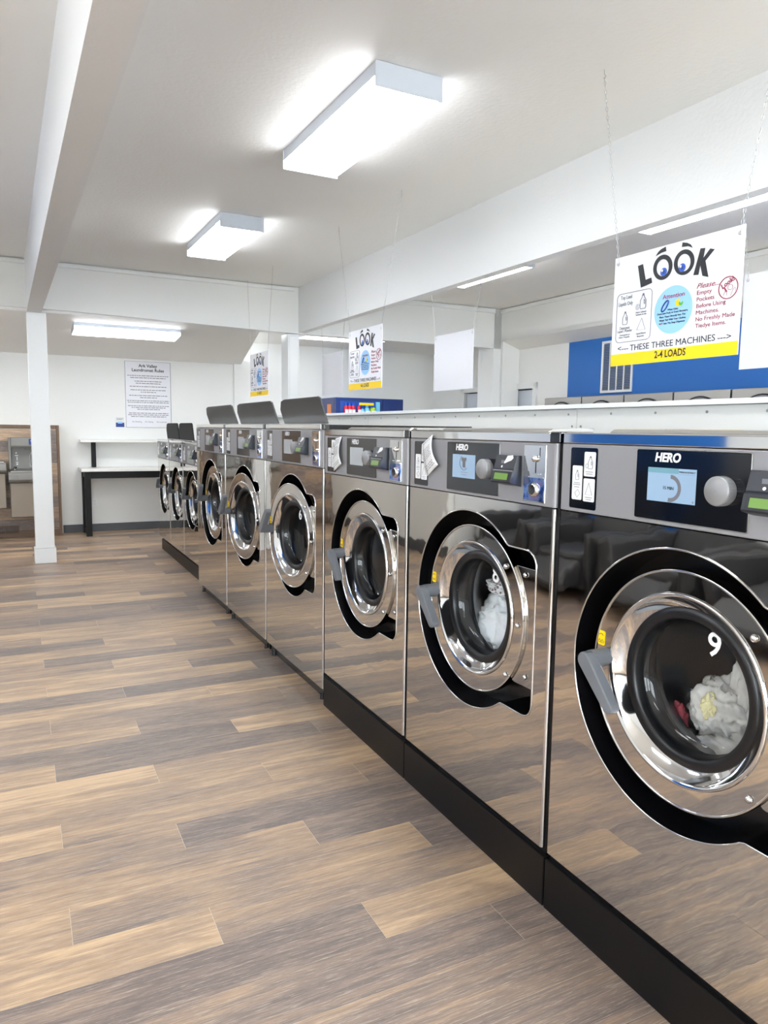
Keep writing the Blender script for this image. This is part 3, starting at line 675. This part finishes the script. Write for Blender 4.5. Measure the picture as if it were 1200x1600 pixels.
# receipts taped on
def receipt(label, yl, pts, seed):
    t = thing('receipt', label, 'receipt', (0, yl, .181), -pi/2, 'paper receipts on the control panels')
    m = MB(); n = 10; vs = []
    for i in range(n+1):
        v = i/n
        for j in range(5):
            u_ = j/4
            a = Vector(pts[0]).lerp(Vector(pts[1]), u_); b = Vector(pts[2]).lerp(Vector(pts[3]), u_); q = a.lerp(b, v)
            bow = -.006-.022*sin(pi*v*.85)*(.35+.65*u_)
            vs.append((q.x, bow, q.y))
    fs = [(i*5+j, i*5+j+1, (i+1)*5+j+1, (i+1)*5+j) for i in range(n) for j in range(4)]
    m.add(vs, fs, 0, True); o = m.build('paper', 'white', t, fix=False)
    s_ = o.modifiers.new('solid', 'SOLIDIFY'); s_.thickness = .0006; s_.offset = 1
    r = random.Random(seed); m = MB()
    for k in range(1, 15):
        v = k/16; 
        if r.random() < .2: continue
        a0 = .12; 
        while a0 < .8:
            a1 = a0+r.uniform(.06, .2)
            def P_(u_, v_):
                a = Vector(pts[0]).lerp(Vector(pts[1]), u_); b = Vector(pts[2]).lerp(Vector(pts[3]), u_); q = a.lerp(b, v_)
                return (q.x, -.0068-.022*sin(pi*v_*.85)*(.35+.65*u_)-.0008, q.y)
            m.add([P_(a0, v), P_(min(a1, .88), v), P_(min(a1, .88), v+.018), P_(a0, v+.018)], [(0, 1, 2, 3)])
            a0 = a1+.05
    m.build('print', 'greyink', t)
receipt('white printed receipt stuck beside the label of the washer numbered 8', ys+.9535, [(.115, 1.462-.181), (.195, 1.50-.181), (.165, 1.335-.181), (.258, 1.385-.181)], 3)
receipt('white printed receipt stuck on the empty closed washer', ys+2*.9535, [(.163, 1.468-.181), (.245, 1.48-.181), (.150, 1.30-.181), (.265, 1.345-.181)], 5)

# ------------------------------------------------------------------ knee wall behind the washers
kw = MB().box(1.06, 1.30, -.3, 8.8, 0, 1.632)
kwo = struct(kw, 'wall_knee', 'kneewall', S=False, label='low white wall behind the washers')
for a, b in ((-.3, .42), (.424, 2.88), (2.884, 5.33), (5.334, 7.78)):
    pn = MB().box(1.048, 1.0595, a, b, .9, 1.631).build('panel', 'kneewall', kwo, bevel=.001)
    sp = [(b-.03, 1.545), (a+.03, 1.545)]; y_ = a+.06
    while y_ < b: sp.append((y_, 1.605)); y_ += .27
    for y_, z_ in sp: MB().cyl((1.0485, y_, z_), (1.046, y_, z_), .006, n=8).build('screw', 'brushed', kwo)
MB().box(1.03, 1.42, -.3, 8.8, 1.6325, 1.6545).build('cap_board', 'trimw', kwo, bevel=.002)

# ------------------------------------------------------------------ ceiling lights
def fixture(label, x0, x1, y0, y1, z0, z1, slope=0, group='fluorescent ceiling lights'):
    t = sthing('ceiling_light', label, 'ceiling light', ((x0+x1)/2, (y0+y1)/2, z1), 0, group)
    if slope: t.rotation_euler = (slope, 0, TH)
    a, b = (x1-x0)/2, (y1-y0)/2; h = z1-z0; lng = b > a
    M_ = lambda *q: MB().box(*q) if lng else MB().box(q[2], q[3], q[0], q[1], q[4], q[5])
    A, B = (a, b) if lng else (b, a)
    M_(-A*.97, A*.97, -B+.004, B-.004, -h*.60, -.001).build('housing', 'fixture', t, bevel=.003)
    # wraparound diffuser with sloped sides
    pr = [(-A+.004, -h*.61), (-A+.004, -h*.80), (-A*.9, -h), (-A*.06, -h), (0, -h*.93), (A*.06, -h), (A*.9, -h), (A-.004, -h*.80), (A-.004, -h*.61)]
    m = MB(); n = len(pr)
    if lng: m.prism(pr, -B+.006, B-.006)
    else: m.prismx(pr, -B+.006, B-.006)
    m.build('diffuser', 'lamp', t)
    for sgn in (-1, 1):
        M_(-A, A, sgn*B-(.006 if sgn > 0 else 0), sgn*B+(.006 if sgn < 0 else 0), -h-.004, -.002).build('end_cap', 'fixture', t, bevel=.002)
    return t
fixture('large fluorescent light on the main ceiling, nearest to the viewer', .182, .556, 3.32, 4.615, 3.142, ZC)
fixture('fluorescent light on the main ceiling beyond the largest one', .180, .552, 6.12, 7.32, 3.142, ZC)
fixture('fluorescent light under the sloped back ceiling above the table', -.685, .515, 9.22, 9.60, 2.60, 2.680, slope=radians(-5.6))
fixture('fluorescent light behind the far end of the right beam', 2.23, 3.45, 9.50, 9.85, 2.765, 2.83)
fixture('long light glimpsed just under the right beam above the white sign backs', 2.95, 3.325, 6.03, 7.28, 3.142, ZC)
fixture('light glimpsed under the beam above the largest sign', 3.00, 3.365, 3.30, 4.58, 3.142, ZC)
fixture('fluorescent light under the sloped back ceiling above the drinking fountains', -2.75, -1.55, 9.22, 9.60, 2.60, 2.680, slope=radians(-5.6))
fixture('added unseen ceiling light above the viewer', .182, .556, .5, 1.8, 3.142, ZC)  # out-of-view lights from here down, added to light the room
fixture('added unseen ceiling light behind the viewer', .182, .556, -2.3, -1.0, 3.142, ZC)
fixture('added unseen ceiling light in the dryer aisle near the front', 3.01, 3.39, .5, 1.8, 3.142, ZC)
fixture('added unseen ceiling light in the left aisle', -3.1, -2.72, 2.0, 3.3, 3.142, ZC)  # unseen left aisle lights, added to even out the brightness
fixture('added unseen ceiling light in the left aisle farther back', -3.1, -2.72, 5.0, 6.3, 3.142, ZC)
fixture('added unseen ceiling light at the left side of the left aisle', -4.2, -3.82, 3.5, 4.8, 3.142, ZC)
fixture('added unseen ceiling light in the left aisle behind the viewer', -3.1, -2.72, -1.5, -.2, 3.142, ZC)

# ------------------------------------------------------------------ hanging signs
SW, SH = .70, .51
def chain(parent, p0, p1, name='chain'):
    m = MB(); p0, p1 = Vector(p0), Vector(p1); d = p1-p0; L = d.length; n = int(L/.021); d.normalize()
    a = d.orthogonal().normalized(); b = d.cross(a)
    for i in range(n):
        c0 = p0+d*(L*(i+.5)/n); u_ = a if i % 2 else b; hl = L/n*.62
        m.tube([c0+d*hl*cos(q)+u_*.0052*sin(q) for q in [k*pi/3 for k in range(6)]], .0011, 4, 0, True)
    o = m.build(name, 'chain', parent, fix=False); o['kind'] = 'stuff'; return o
def sign(label, X, yl, yr, zt, hookl, hookr, loads=None, rz=-pi/2, face=True, h=SH):
    t = sthing('hanging_sign', label, 'sign', (X, (yl+yr)/2, zt-h), rz, 'double-sided signs on chains' if face else 'blank white backs of hanging signs')
    w = yl-yr; a = w/2
    MB().box(-a, a, 0, .004, 0, h).build('sign_panel', 'signwhite', t)
    for sgn, hy in ((-1, hookl), (1, hookr)):
        gx = sgn*(a-.022); hx = ((yl+yr)/2-hy); gz = h-.03
        MB().lathe([(.009, -.0005), (.0085, -.002), (.0045, -.0025)], gx, gz, 14).lathe([(.009, .0045), (.0085, .006), (.0045, .0065)], gx, gz, 14).build('grommet', 'chain', t)
        chain(t, (gx, .002, gz+.01), (hx, 0, ZC-(zt-h)-.035))
        MB().tube([(hx, 0, ZC-(zt-h)), (hx, 0, ZC-(zt-h)-.02), (hx+.006, 0, ZC-(zt-h)-.028), (hx+.012, 0, ZC-(zt-h)-.034), (hx+.004, 0, ZC-(zt-h)-.042), (hx-.006, 0, ZC-(zt-h)-.036)], .0018, 5).build('hook', 'chain', t)
    if not face: return t
    X_ = lambda u_: -a+u_*w                   # 0..1 across
    Z_ = lambda v_: h*(1-v_)                  # 0 top .. 1 bottom
    y = -.0006
    MB().box(-a, a-.0015, y-.0004, -.0001, 0, h*.108).build('yellow_band', 'yellow', t)
    # LOOK
    k = MB()
    def quad(pts): k.prism([(X_(a_), Z_(b_)) for a_, b_ in pts], y-.0006, y)
    quad([(.208, .118), (.251, .112), (.281, .257), (.327, .248), (.337, .296), (.243, .318)])
    for (cx_, cz_, rx, rz_, sl) in ((.418, .183, .078, .108, .006), (.584, .183, .078, .106, .006)):
        o1 = [(X_(cx_+rx*cos(q)+sl*sin(q)), Z_(cz_+rz_*sin(q))) for q in [i*2*pi/36 for i in range(36)]]
        o2 = [(X_(cx_+rx*.62*cos(q)+sl*sin(q)), Z_(cz_+.003+rz_*.68*sin(q))) for q in [i*2*pi/36 for i in range(36)]]
        k.strip(o1, o2, y-.0006)
    quad([(.354, .073), (.375, .04), (.395, .024), (.434, .012), (.44, .051), (.40, .056)]); quad([(.564, .014), (.560, .051), (.61, .058), (.644, .082), (.628, .05), (.60, .028)])
    quad([(.701, .102), (.736, .108), (.726, .184), (.771, .122), (.803, .137), (.742, .212), (.77, .349), (.726, .329), (.706, .240), (.697, .314), (.659, .308)])
    k.build('look_lettering', 'ink', t)
    for (cx_, cz_) in ((.428, .225), (.572, .225)):
        e = MB()
        e.prism([(X_(cx_+.026*cos(q)), Z_(cz_+.036*sin(q))) for q in [i*2*pi/20 for i in range(20)]], y-.0009, y-.0002, 0)
        e.prism([(X_(cx_+.012*cos(q)), Z_(cz_+.017*sin(q))) for q in [i*2*pi/12 for i in range(12)]], y-.0012, y-.0009, 2)
        e.prism([(X_(cx_-.012+.008*cos(q)), Z_(cz_-.014+.012*sin(q))) for q in [i*2*pi/10 for i in range(10)]], y-.0015, y-.0012, 1)
        e.build('eye_print', ['eyeblue', 'white', 'navyink'], t)
    # left box
    k = MB(); k.tube([(p_[0], y, p_[1]) for p_ in rrect(X_(.036), X_(.342), Z_(.786), Z_(.341), .022, 4)], .0013, 4, 0, True)
    bottle_icon(k, X_(.268), Z_(.44), .034, 0, y-.0002); bottle_icon(k, X_(.115), Z_(.566), .030, 0, y-.0002)
    k.tube([(X_(u_), y, Z_(v_)) for u_, v_ in ((.263, .59), (.223, .692), (.297, .696))], .0009, 4, 0, True)
    for q in range(6): k.tube([(X_(.222)+.009*cos(q)+.006*cos(r_), y, Z_(.485)+.009*sin(q)+.006*sin(r_)) for r_ in (0, 1.5, 3, 4.5)], .0007, 4, 0, True)
    k.build('box_print', 'greyink', t)
    def fit(nm, s_, m_, u0, u1, v, vh, **kw):        # text fitted to a measured width and cap height
        o = text(nm, s_, m_, t, 0, 0, 0, .1, **kw)
        xs = [c_.co.x for c_ in o.data.vertices]; zs = [c_.co.z for c_ in o.data.vertices]
        sx_ = (X_(u1)-X_(u0))/(max(xs)-min(xs)); sz_ = vh*h/(.0725)
        for c_ in o.data.vertices: c_.co.x = X_(u0)+(c_.co.x-min(xs))*sx_; c_.co.z = Z_(v)+(c_.co.z)*sz_; c_.co.y += y-.0003
        return o
    for (s_, u0, u1, v_, vh) in (('Top Load', .069, .169, .379, .036), ('Liquids Only', .051, .179, .437, .036), ('Detergent', .071, .161, .657, .028), ('Liquid / Powder', .05, .184, .685, .026), ('Detergente en', .074, .164, .720, .016), ('Polvo / Liquido', .066, .164, .741, .016),
                             ('Fabric Softener', .21, .301, .535, .018), ('Suavizante de telas', .21, .301, .556, .015), ('Liquid Bleach', .221, .303, .726, .016), ('Blanqueador', .229, .291, .75, .014)):
        fit('box_lettering', s_, 'greyink', u0, u1, v_, vh)
    MB().prism([(X_(.517+.149*cos(q)), Z_(.563+.203*sin(q))) for q in [i*2*pi/56 for i in range(56)]], y-.0002, y+.0002).build('blue_disc', 'lightblue', t)
    yo = y; y = y-.0004
    fit('attention_lettering', 'Attention', 'red', .431, .603, .445, .038, bold=.0008)
    y2 = y-.0006
    k = MB(); k.tube([(X_(.454+.018*cos(q)+.020*sin(q)), y2, Z_(.522-.045*sin(q))) for q in [i*2*pi/16 for i in range(16)]], .0036, 4, 0, True); k.build('swirl_print', 'navyink', t)
    MB().prism(circ(X_(.560), Z_(.510), .017, 16), y2, y2+.0005).build('pod_print', 'yellow', t); MB().prism(circ(X_(.578), Z_(.516), .012, 14), y2-.0004, y2).build('pod_print', 'green', t); MB().prism(circ(X_(.578), Z_(.497), .009, 12), y2-.0007, y2-.0003).build('pod_print', 'lightblue', t)
    for (s_, u0, u1, v_) in (('When Using', .475, .558, .559), ('Detergent Pods or Scent Boosters,', .394, .634, .585), ('Place Them Directly Into The', .413, .617, .615), ('Wash Tub With Your Clothes,', .413, .622, .644), ('Into The Soap Dispenser', .45, .617, .672)):
        fit('disc_lettering', s_, 'ink', u0, u1, v_, .0165, bold=.002)
    fit('disc_lettering', 'NOT', 'red', .413, .443, .672, .0165, bold=.002)
    y = yo
    fit('please_lettering', 'Please...', 'red', .690, .850, .408, .044, shear=.4)
    for (s_, u1, v_) in (('Empty', .80, .463), ('Pockets', .82, .517), ('Before Using', .901, .571), ('Machines.', .859, .625), ('No Freshly Made', .967, .679), ('Tiedye Items.', .911, .733)):
        fit('notice_lettering', s_, 'red', .695, u1, v_, .036)
    k = MB(); k.tube([(X_(.912)+.0445*cos(q), y, Z_(.464)+.0435*sin(q)) for q in [i*2*pi/32 for i in range(32)]], .0022, 4, 0, True); k.build('round_badge', 'red', t)
    k = MB(); k.tube([(X_(.885), y, Z_(.46)), (X_(.905), y, Z_(.497))], .0035, 4); k.tube([(X_(.925)+.012*cos(q), y, Z_(.463)+.011*sin(q)) for q in [i*pi/5 for i in range(10)]], .0009, 4, 0, True)
    k.tube([(X_(u_), y, Z_(v_)) for u_, v_ in ((.882, .52), (.892, .49), (.902, .485), (.905, .525))], .0008, 4); k.tube([(X_(u_), y, Z_(v_)) for u_, v_ in ((.93, .53), (.945, .48), (.958, .47), (.962, .50))], .0008, 4)
    k.build('badge_drawing', 'red', t)
    text('badge_lettering', 'Look!', 'red', t, X_(.908), y-.0003, Z_(.425), .028, bold=.0008, rot=radians(-28))
    fit('these_lettering', '<---', 'ink', .061, .157, .845, .05, bold=.0004); fit('these_lettering', 'THESE THREE MACHINES', 'ink', .172, .843, .848, .056); fit('these_lettering', '--->', 'ink', .86, .951, .852, .05, bold=.0004)
    fit('loads_lettering', loads, 'ink', .387, .634, .937, .062, bold=.0025)
    return t
sg = 'signs'
sign('largest hanging LOOK sign, reading 2-4 LOADS, above the nearest washers', 1.2, 2.75, 2.05, 2.347, 2.88, 1.93, '2-4 LOADS')
sign('hanging LOOK sign reading 4-6 LOADS above the big washers', 1.2, 5.82, 5.20, 2.335, 6.05, 4.92, '4-6 LOADS', h=.49)
sign('hanging LOOK sign reading 1-2 LOADS above the small far washers', 1.2, 8.64, 7.97, 2.378, 8.72, 7.80, '1-2 LOADS', h=.49)
sign('blank white sign back hanging right of the largest LOOK sign', 2.2, 2.798, 2.12, 2.384, 2.90, 2.0, face=False)
sign('blank white sign back hanging left of the blue wall', 2.2, 6.07, 5.42, 2.394, 6.25, 5.2, face=False)
sign('blank white sign back above the vending machine, beside the 4-6 LOADS sign', 2.2, 8.82, 8.19, 2.45, 8.9, 8.05, face=False)

# ------------------------------------------------------------------ back wall things
t = sthing('rules_board', 'white wall board headed Ark Valley Laundromat Rules', 'sign', (.467, YB-.001, 1.502), 0)
MB().box(-.322, .322, -.008, 0, 0, .955).build('board', 'signwhite', t)
m = MB(); m.tube([(a, -.009, b) for a, b in ((-.32, .003), (.32, .003), (.32, .952), (-.32, .952))], .003, 4, 0, True); m.build('frame', 'greyink', t)
text('heading', 'Ark Valley\nLaundromat Rules', 'ink', t, 0, -.009, .86, .062, bold=.0012)
r = random.Random(4); m = MB()
for v, ww in ((.745, .58), (.715, .50), (.665, .38), (.635, .35), (.59, .52), (.54, .50), (.51, .22), (.46, .54), (.43, .24), (.385, .60), (.36, .58), (.31, .58), (.285, .48), (.26, .32), (.205, .56), (.18, .58), (.155, .50)):
    a = -ww/2
    while a < ww/2:
        b = min(a+r.uniform(.015, .06), ww/2); m.box(a, b, -.0092, -.0085, v, v+.009); a = b+.008
m.build('rule_lines', 'greyink', t)
for s_, a in (('No Smoking', -.17), ('No Vaping', .0), ('No Loitering', .18)): text('footer', s_, 'greyink', t, a, -.009, .085, .027)
t = sthing('wall_notice', 'small white and blue notice left of the rules board', 'notice', (.062, YB-.001, 1.507), 0)
MB().box(-.058, .058, -.006, 0, 0, .14).build('card', 'white', t); MB().box(-.058, .058, -.007, -.0062, 0, .062).box(-.03, .03, -.0075, -.0071, .05, .075, 1).build('blue_field', ['navyink', 'lightblue'], t)
MB().box(-.045, .045, -.007, -.0062, .12, .125).box(-.045, .03, -.007, -.0062, .105, .11).build('print', 'greyink', t)
t = sthing('wall_outlet', 'white wall outlet under the standing table', 'outlet', (-.314, YB-.001, .365), 0)
MB().box(-.035, .035, -.006, 0, 0, .115).build('cover_plate', 'trimw', t, bevel=.002)
for z in (.032, .078): MB().prism(rrect(-.016, .016, z-.013, z+.013, .006, 3), -.008, -.006).build('socket', 'white', t)
# standing table
t = sthing('folding_table', 'tall black framed folding table with white top and raised shelf by the back wall', 'table', (.45, 10.98, 0), 0)
X0, X1, Y0, Y1 = -.93, 1.05, -.22, .27
MB().box(X0-.045, X1+.02, Y0-.03, Y1+.01, .895, .935).build('table_top', 'tabletop', t, bevel=.003)
for nm, (a, b, c_, d_) in dict(l1=(X0, Y0, 0, 0), l2=(X0, Y1-.06, 0, 0), l3=(X1-.09, Y0, 0, 0), l4=(X1-.09, Y1-.06, 0, 0)).items():
    MB().box(a, a+.075, b, b+.06, 0, .895).build('leg', 'tableblack', t, bevel=.002)
for q in ((Y0+.002, Y0+.045), (Y1-.05, Y1-.005)): MB().box(X0+.076, X1-.091, q[0], q[1], .80, .894).build('apron', 'tableblack', t, bevel=.002)
for q in ((X0+.01, X0+.065, .81, .894), (X1-.08, X1-.02, .81, .894), (X0+.01, X0+.065, .02, .075)): MB().box(q[0], q[1], Y0+.061, Y1-.061, q[2], q[3]).build('side_rail', 'tableblack', t, bevel=.002)
for a in (X0+.13, X1-.2):
    MB().box(a, a+.06, Y1-.12, Y1-.06, .9355, 1.29).build('shelf_post', 'tableblack', t, bevel=.002)
MB().box(X0-.02, X1+.02, Y1-.27, Y1+.01, 1.2905, 1.325).build('shelf', 'tabletop', t, bevel=.003)
# wood clad wall section with drinking fountains
XW0, XW1, YW = -2.84, -.765, 11.06
wp = struct(MB().box(XW0, XW1, YW+.012, YB, 0, 1.52), 'wall_wainscot', 'joint', label='wood plank clad wall behind the drinking fountains')
rr = random.Random(11)
def wplank(x0, x1, z0, z1, tone):
    m = MB().box(x0, x1, YW, YW+.0125, z0, z1); o = m.build('plank', M['woodw'], wp, bevel=.0015)
    me = o.data; a = me.attributes.new('tone', 'FLOAT_COLOR', 'POINT'); sd = rr.random(); a.data.foreach_set('color', [x for _ in me.vertices for x in (tone, sd, 0, 1)])
M['woodw'] = woodmat('wall_plank', gain=1.15)
z = .09; row = 0
while z < 1.45:
    z1 = min(z+.152, 1.475); x = XW0-(row*.41 % 1.0)
    while x < XW1-.04:
        a, b = max(x, XW0), min(x+1.1, XW1-.035)
        if b > a+.03: wplank(a+.001, b-.001, z+.001, z1-.001, rr.choice((.05, .3, .5, .18, .62)))
        x += 1.1
    z = z1; row += 1
M['darkwood'] = mat('brown_trim_wood', (112, 88, 68), .5, var=.2, vscale=14)
struct(MB().box(XW1-.034, XW1, YW-.008, YW+.0125, .0, 1.52).box(XW0, XW1-.035, YW-.008, YW+.0125, 1.476, 1.52).box(XW0, XW1-.035, YW-.006, YW+.0125, 0, .089), 'trim_3', 'darkwood', bevel=.003, label='brown wood edging of the plank clad wall')
def fountain(label, cx, zb0, filler=True):
    t = sthing('drinking_fountain', label, 'drinking fountain', (cx, YW-.003, zb0), 0, 'wall drinking fountains'); 
    MB().box(-.215, .215, -.33, -.004, 0, .46).build('cooler_body', 'taupe', t, bevel=.012)
    MB().prismx([(-.004, .465), (-.36, .465), (-.385, .50), (-.385, .575), (-.36, .60), (-.004, .60)], -.23, .23).build('basin', 'fount', t, bevel=.01)
    MB().prism(rrect(-.12, .12, .50, .55, .015, 3), -.392, -.386).build('push_bar', 'fount', t, bevel=.003)
    m = MB(); m.prismx([(-.10, .6005), (-.34, .6005), (-.34, .612), (-.10, .625)], -.2, .2); m.build('drain_plate', 'brushed', t, bevel=.004)
    MB().tube([(-.15, -.16, .6), (-.15, -.17, .645), (-.145, -.20, .665), (-.13, -.22, .655)], .011, 8).build('bubbler', 'chrome', t)
    if filler:
        m = MB(); m.box(-.215, .215, -.05, -.004, .6255, 1.05).box(-.215, -.185, -.16, -.0505, .626, 1.05).box(.185, .215, -.16, -.0505, .626, 1.05); m.build('filler_back', 'fount', t, bevel=.006)
        MB().prismx([(-.051, .93), (-.20, .915), (-.215, .94), (-.20, 1.05), (-.051, 1.05)], -.1845, .1845).box(-.02, .06, -.12, -.06, .885, .925).build('filler_head', 'fount', t, bevel=.006)
        MB().box(.03, .175, -.2195, -.213, .955, 1.03).box(.10, .165, -.221, -.2196, .965, .98, 1).box(.05, .12, -.221, -.2196, 1.0, 1.012, 2).build('status_display', ['navyink', 'lightblue', 'white'], t)
        m = MB(); bp_ = [(-.045, .66), (.045, .66), (.047, .80), (.03, .84), (.012, .855), (.012, .89), (-.012, .89), (-.012, .855), (-.03, .84), (-.047, .80)]
        m.tube([(.085+a, -.052, b) for a, b in bp_], .0035, 5, 0, True); 
        m.build('bottle_symbol', 'white', t)
        MB().tube([(p_[0], -.052, p_[1]) for p_ in circ(.085, .775, .02, 12)], .003, 4, 0, True).build('bottle_badge', 'white', t)
        for q in ((-.125, -.105, .68, .70), (-.13, -.10, .71, .72), (-.12, -.11, .74, .79), (-.14, -.10, .80, .812), (-.13, -.115, .83, .85)): MB().box(q[0], q[1], -.0525, -.0505, q[2], q[3]).build('pictogram', 'white', t)
    return t
fountain('grey bottle filling drinking fountain partly behind the left column', -1.18, .305)
fountain('lower grey drinking fountain at the left edge of the view', -1.655, .43, False)
t = sthing('floor_vent', 'brown slotted air vent low in the plank clad wall', 'vent', (-1.47, YW-.0065, .045), 0)
MB().box(-.17, .17, -.010, 0, 0, .012).box(-.17, .17, -.010, 0, .108, .12).box(-.17, -.155, -.010, 0, .012, .108).box(.155, .17, -.010, 0, .012, .108).box(-.006, .006, -.010, 0, .012, .108).build('vent_frame', 'darkwood', t)
m = MB()
for k in range(24): a = -.148+k*.0129; m.box(a, a+.006, -.009, -.002, .013, .107)
m.build('slats', 'ventdark', t)

# ------------------------------------------------------------------ vending machine
t = sthing('vending_machine', 'navy blue soap vending machine showing bottles against the back wall', 'vending machine', (3.66, 10.42, 0), 0)
MB().box(-.58, .60, .04, .78, .02, 2.0).build('cabinet', 'navy', t, bevel=.01)
MB().box(-.58, .235, -.012, .039, .06, 2.0).build('door', 'navy', t, bevel=.006); MB().box(.245, .60, -.012, .039, .06, 2.0).build('payment_panel', 'navy', t, bevel=.006)
M['backdrop'] = mat('vending_print', (34, 72, 150), .3, var=.4, vscale=5)
MB().box(-.50, .17, -.016, -.0125, .5, 1.95).build('display_window', 'backdrop', t)
def vbottle(cx, z0, h, mb_, cap, r=.032):
    m = MB(); 
    m.cyl((cx, -.045, z0), (cx, -.045, z0+h*.68), r, n=12, mi=0); m.cyl((cx, -.045, z0+h*.68), (cx, -.045, z0+h*.8), r, r*.5, 12, 0); m.cyl((cx, -.045, z0+h*.8), (cx, -.045, z0+h), r*.55, n=12, mi=1)
    m.box(cx-r*.8, cx+r*.8, -.045-r-.001, -.045-r+.004, z0+.03, z0+h*.5, 2)
    o = m.build('printed_bottle', [mb_, cap, 'white'], t)
for cx in (-.42, -.36, -.20): vbottle(cx, 1.72, .20, 'bottle_red', 'bottle_blue')
vbottle(-.30, 1.72, .20, 'bottle_red', 'bottle_blue'); vbottle(-.06, 1.72, .17, 'bottle_cyan', 'bottle_cyan', .045); vbottle(.04, 1.72, .18, 'bottle_lime', 'bottle_blue', .045)
vbottle(-.14+.0, 1.72, .15, 'bottle_cyan', 'bottle_blue', .03)
MB().box(-.22, .03, -.105, -.095, 1.885, 1.925).build('yellow_banner', 'yellow', t, bevel=.01)
MB().box(.10, .165, -.05, -.017, 1.55, 1.945).build('cyan_box', 'bottle_cyan', t, bevel=.003)
MB().box(.33, .50, -.02, -.0125, 1.55, 1.72).build('keypad', 'fixture', t)
MB().box(-.585, -.5805, .15, .3, 1.5, 1.9).build('side_print', 'orange', t)

# ------------------------------------------------------------------ dryers and vent in the alcove
def dryer(i, yl, w=.70, label=''):
    t = sthing('dryer', label, 'dryer', (5.02, yl, 0), -pi/2, 'steel dryers along the right wall')
    MB().box(.003, w-.003, .02, .265, .01, 1.965).build('cabinet', 'brushed', t, bevel=.004)
    for q in ((1.02, 1.96), (.08, 1.0)): MB().box(.003, w-.003, 0, .019, q[0], q[1]).build('front_panel', 'brushed', t, bevel=.004)
    for z in (1.62, .66):
        d = MB().lathe([(.27, 0), (.275, -.02), (.25, -.03), (.21, -.025), (.205, -.01)], w/2, z, 40).build('door', 'panelgrey', t)
        MB().lathe([(.206, -.012), (.1, -.02), (.0005, -.024)], w/2, z, 40).build('door_glass', 'black', d)
        MB().tube([(w/2+.277*cos(radians(q)), -.012, z+.277*sin(radians(q))) for q in range(0, 361, 10)], .012, 6).build('door_band', 'blackmat', d)
    return t
labs = ['steel dryer at the left end of the dryer row, top just above the low wall', 'second steel dryer from the left, below the wall grille', 'third steel dryer from the left under the blue wall', 'fourth steel dryer from the left under the blue wall', 'fifth steel dryer from the left, by the right edge of the view']
for i in range(5): dryer(i, 7.86-i*.715, label=labs[i])
t = sthing('wall_grille', 'tall white framed grey air grille on the blue wall', 'vent', (X3-.001, 6.845, 2.01), -pi/2)
m = MB().box(-.26, .26, -.02, 0, 0, .03).box(-.26, .26, -.02, 0, .61, .64).box(-.26, -.235, -.02, 0, .03, .61).box(.235, .26, -.02, 0, .03, .61)
for a in (-.12, 0, .12): m.box(a-.006, a+.006, -.018, 0, .03, .61)
m.build('grille_frame', 'trimw', t, bevel=.002)
m = MB()
for k in range(28): z = .035+k*.0205; m.hexa([(-.234, -.014, z), (.234, -.014, z), (.234, -.002, z+.008), (-.234, -.002, z+.008)], [(-.234, -.014, z+.004), (.234, -.014, z+.004), (.234, -.002, z+.012), (-.234, -.002, z+.012)])
o = m.build('louvres', 'louver', t); o['kind'] = 'stuff'

# ------------------------------------------------------------------ recliners by the left wall (seen mirrored in the washers)
def recliner(y, label):
    t = sthing('recliner', label, 'chair', (-3.35, y, 0), pi/2, 'recliners seen mirrored in the washers')
    MB().box(-.33, .33, -.40, .45, .08, .42).build('seat', 'chair', t, bevel=.05)
    bk = MB(); bk.prismx([(.28, .42), (.50, .42), (.78, 1.08), (.74, 1.14), (.60, 1.16), (.52, 1.1)], -.33, .33); bo = bk.build('backrest', 'chair', t, bevel=.04)
    for s_ in (-1, 1): MB().box(s_*.34, s_*.47, -.42, .55, .0, .62).build('armrest', 'chair', t, bevel=.04)
    MB().prismx([(-.41, .36), (-.41, .12), (-.60, .08), (-.66, .16), (-.62, .22)], -.30, .30).build('footrest', 'chair', t, bevel=.03)
for i, y in enumerate((6.45, 5.42, 4.39, 3.36)):
    recliner(y, ['charcoal recliner farthest from the viewer', 'second charcoal recliner from the far end', 'third charcoal recliner from the far end', 'charcoal recliner nearest to the viewer'][i]+', mirrored in the steel fronts')
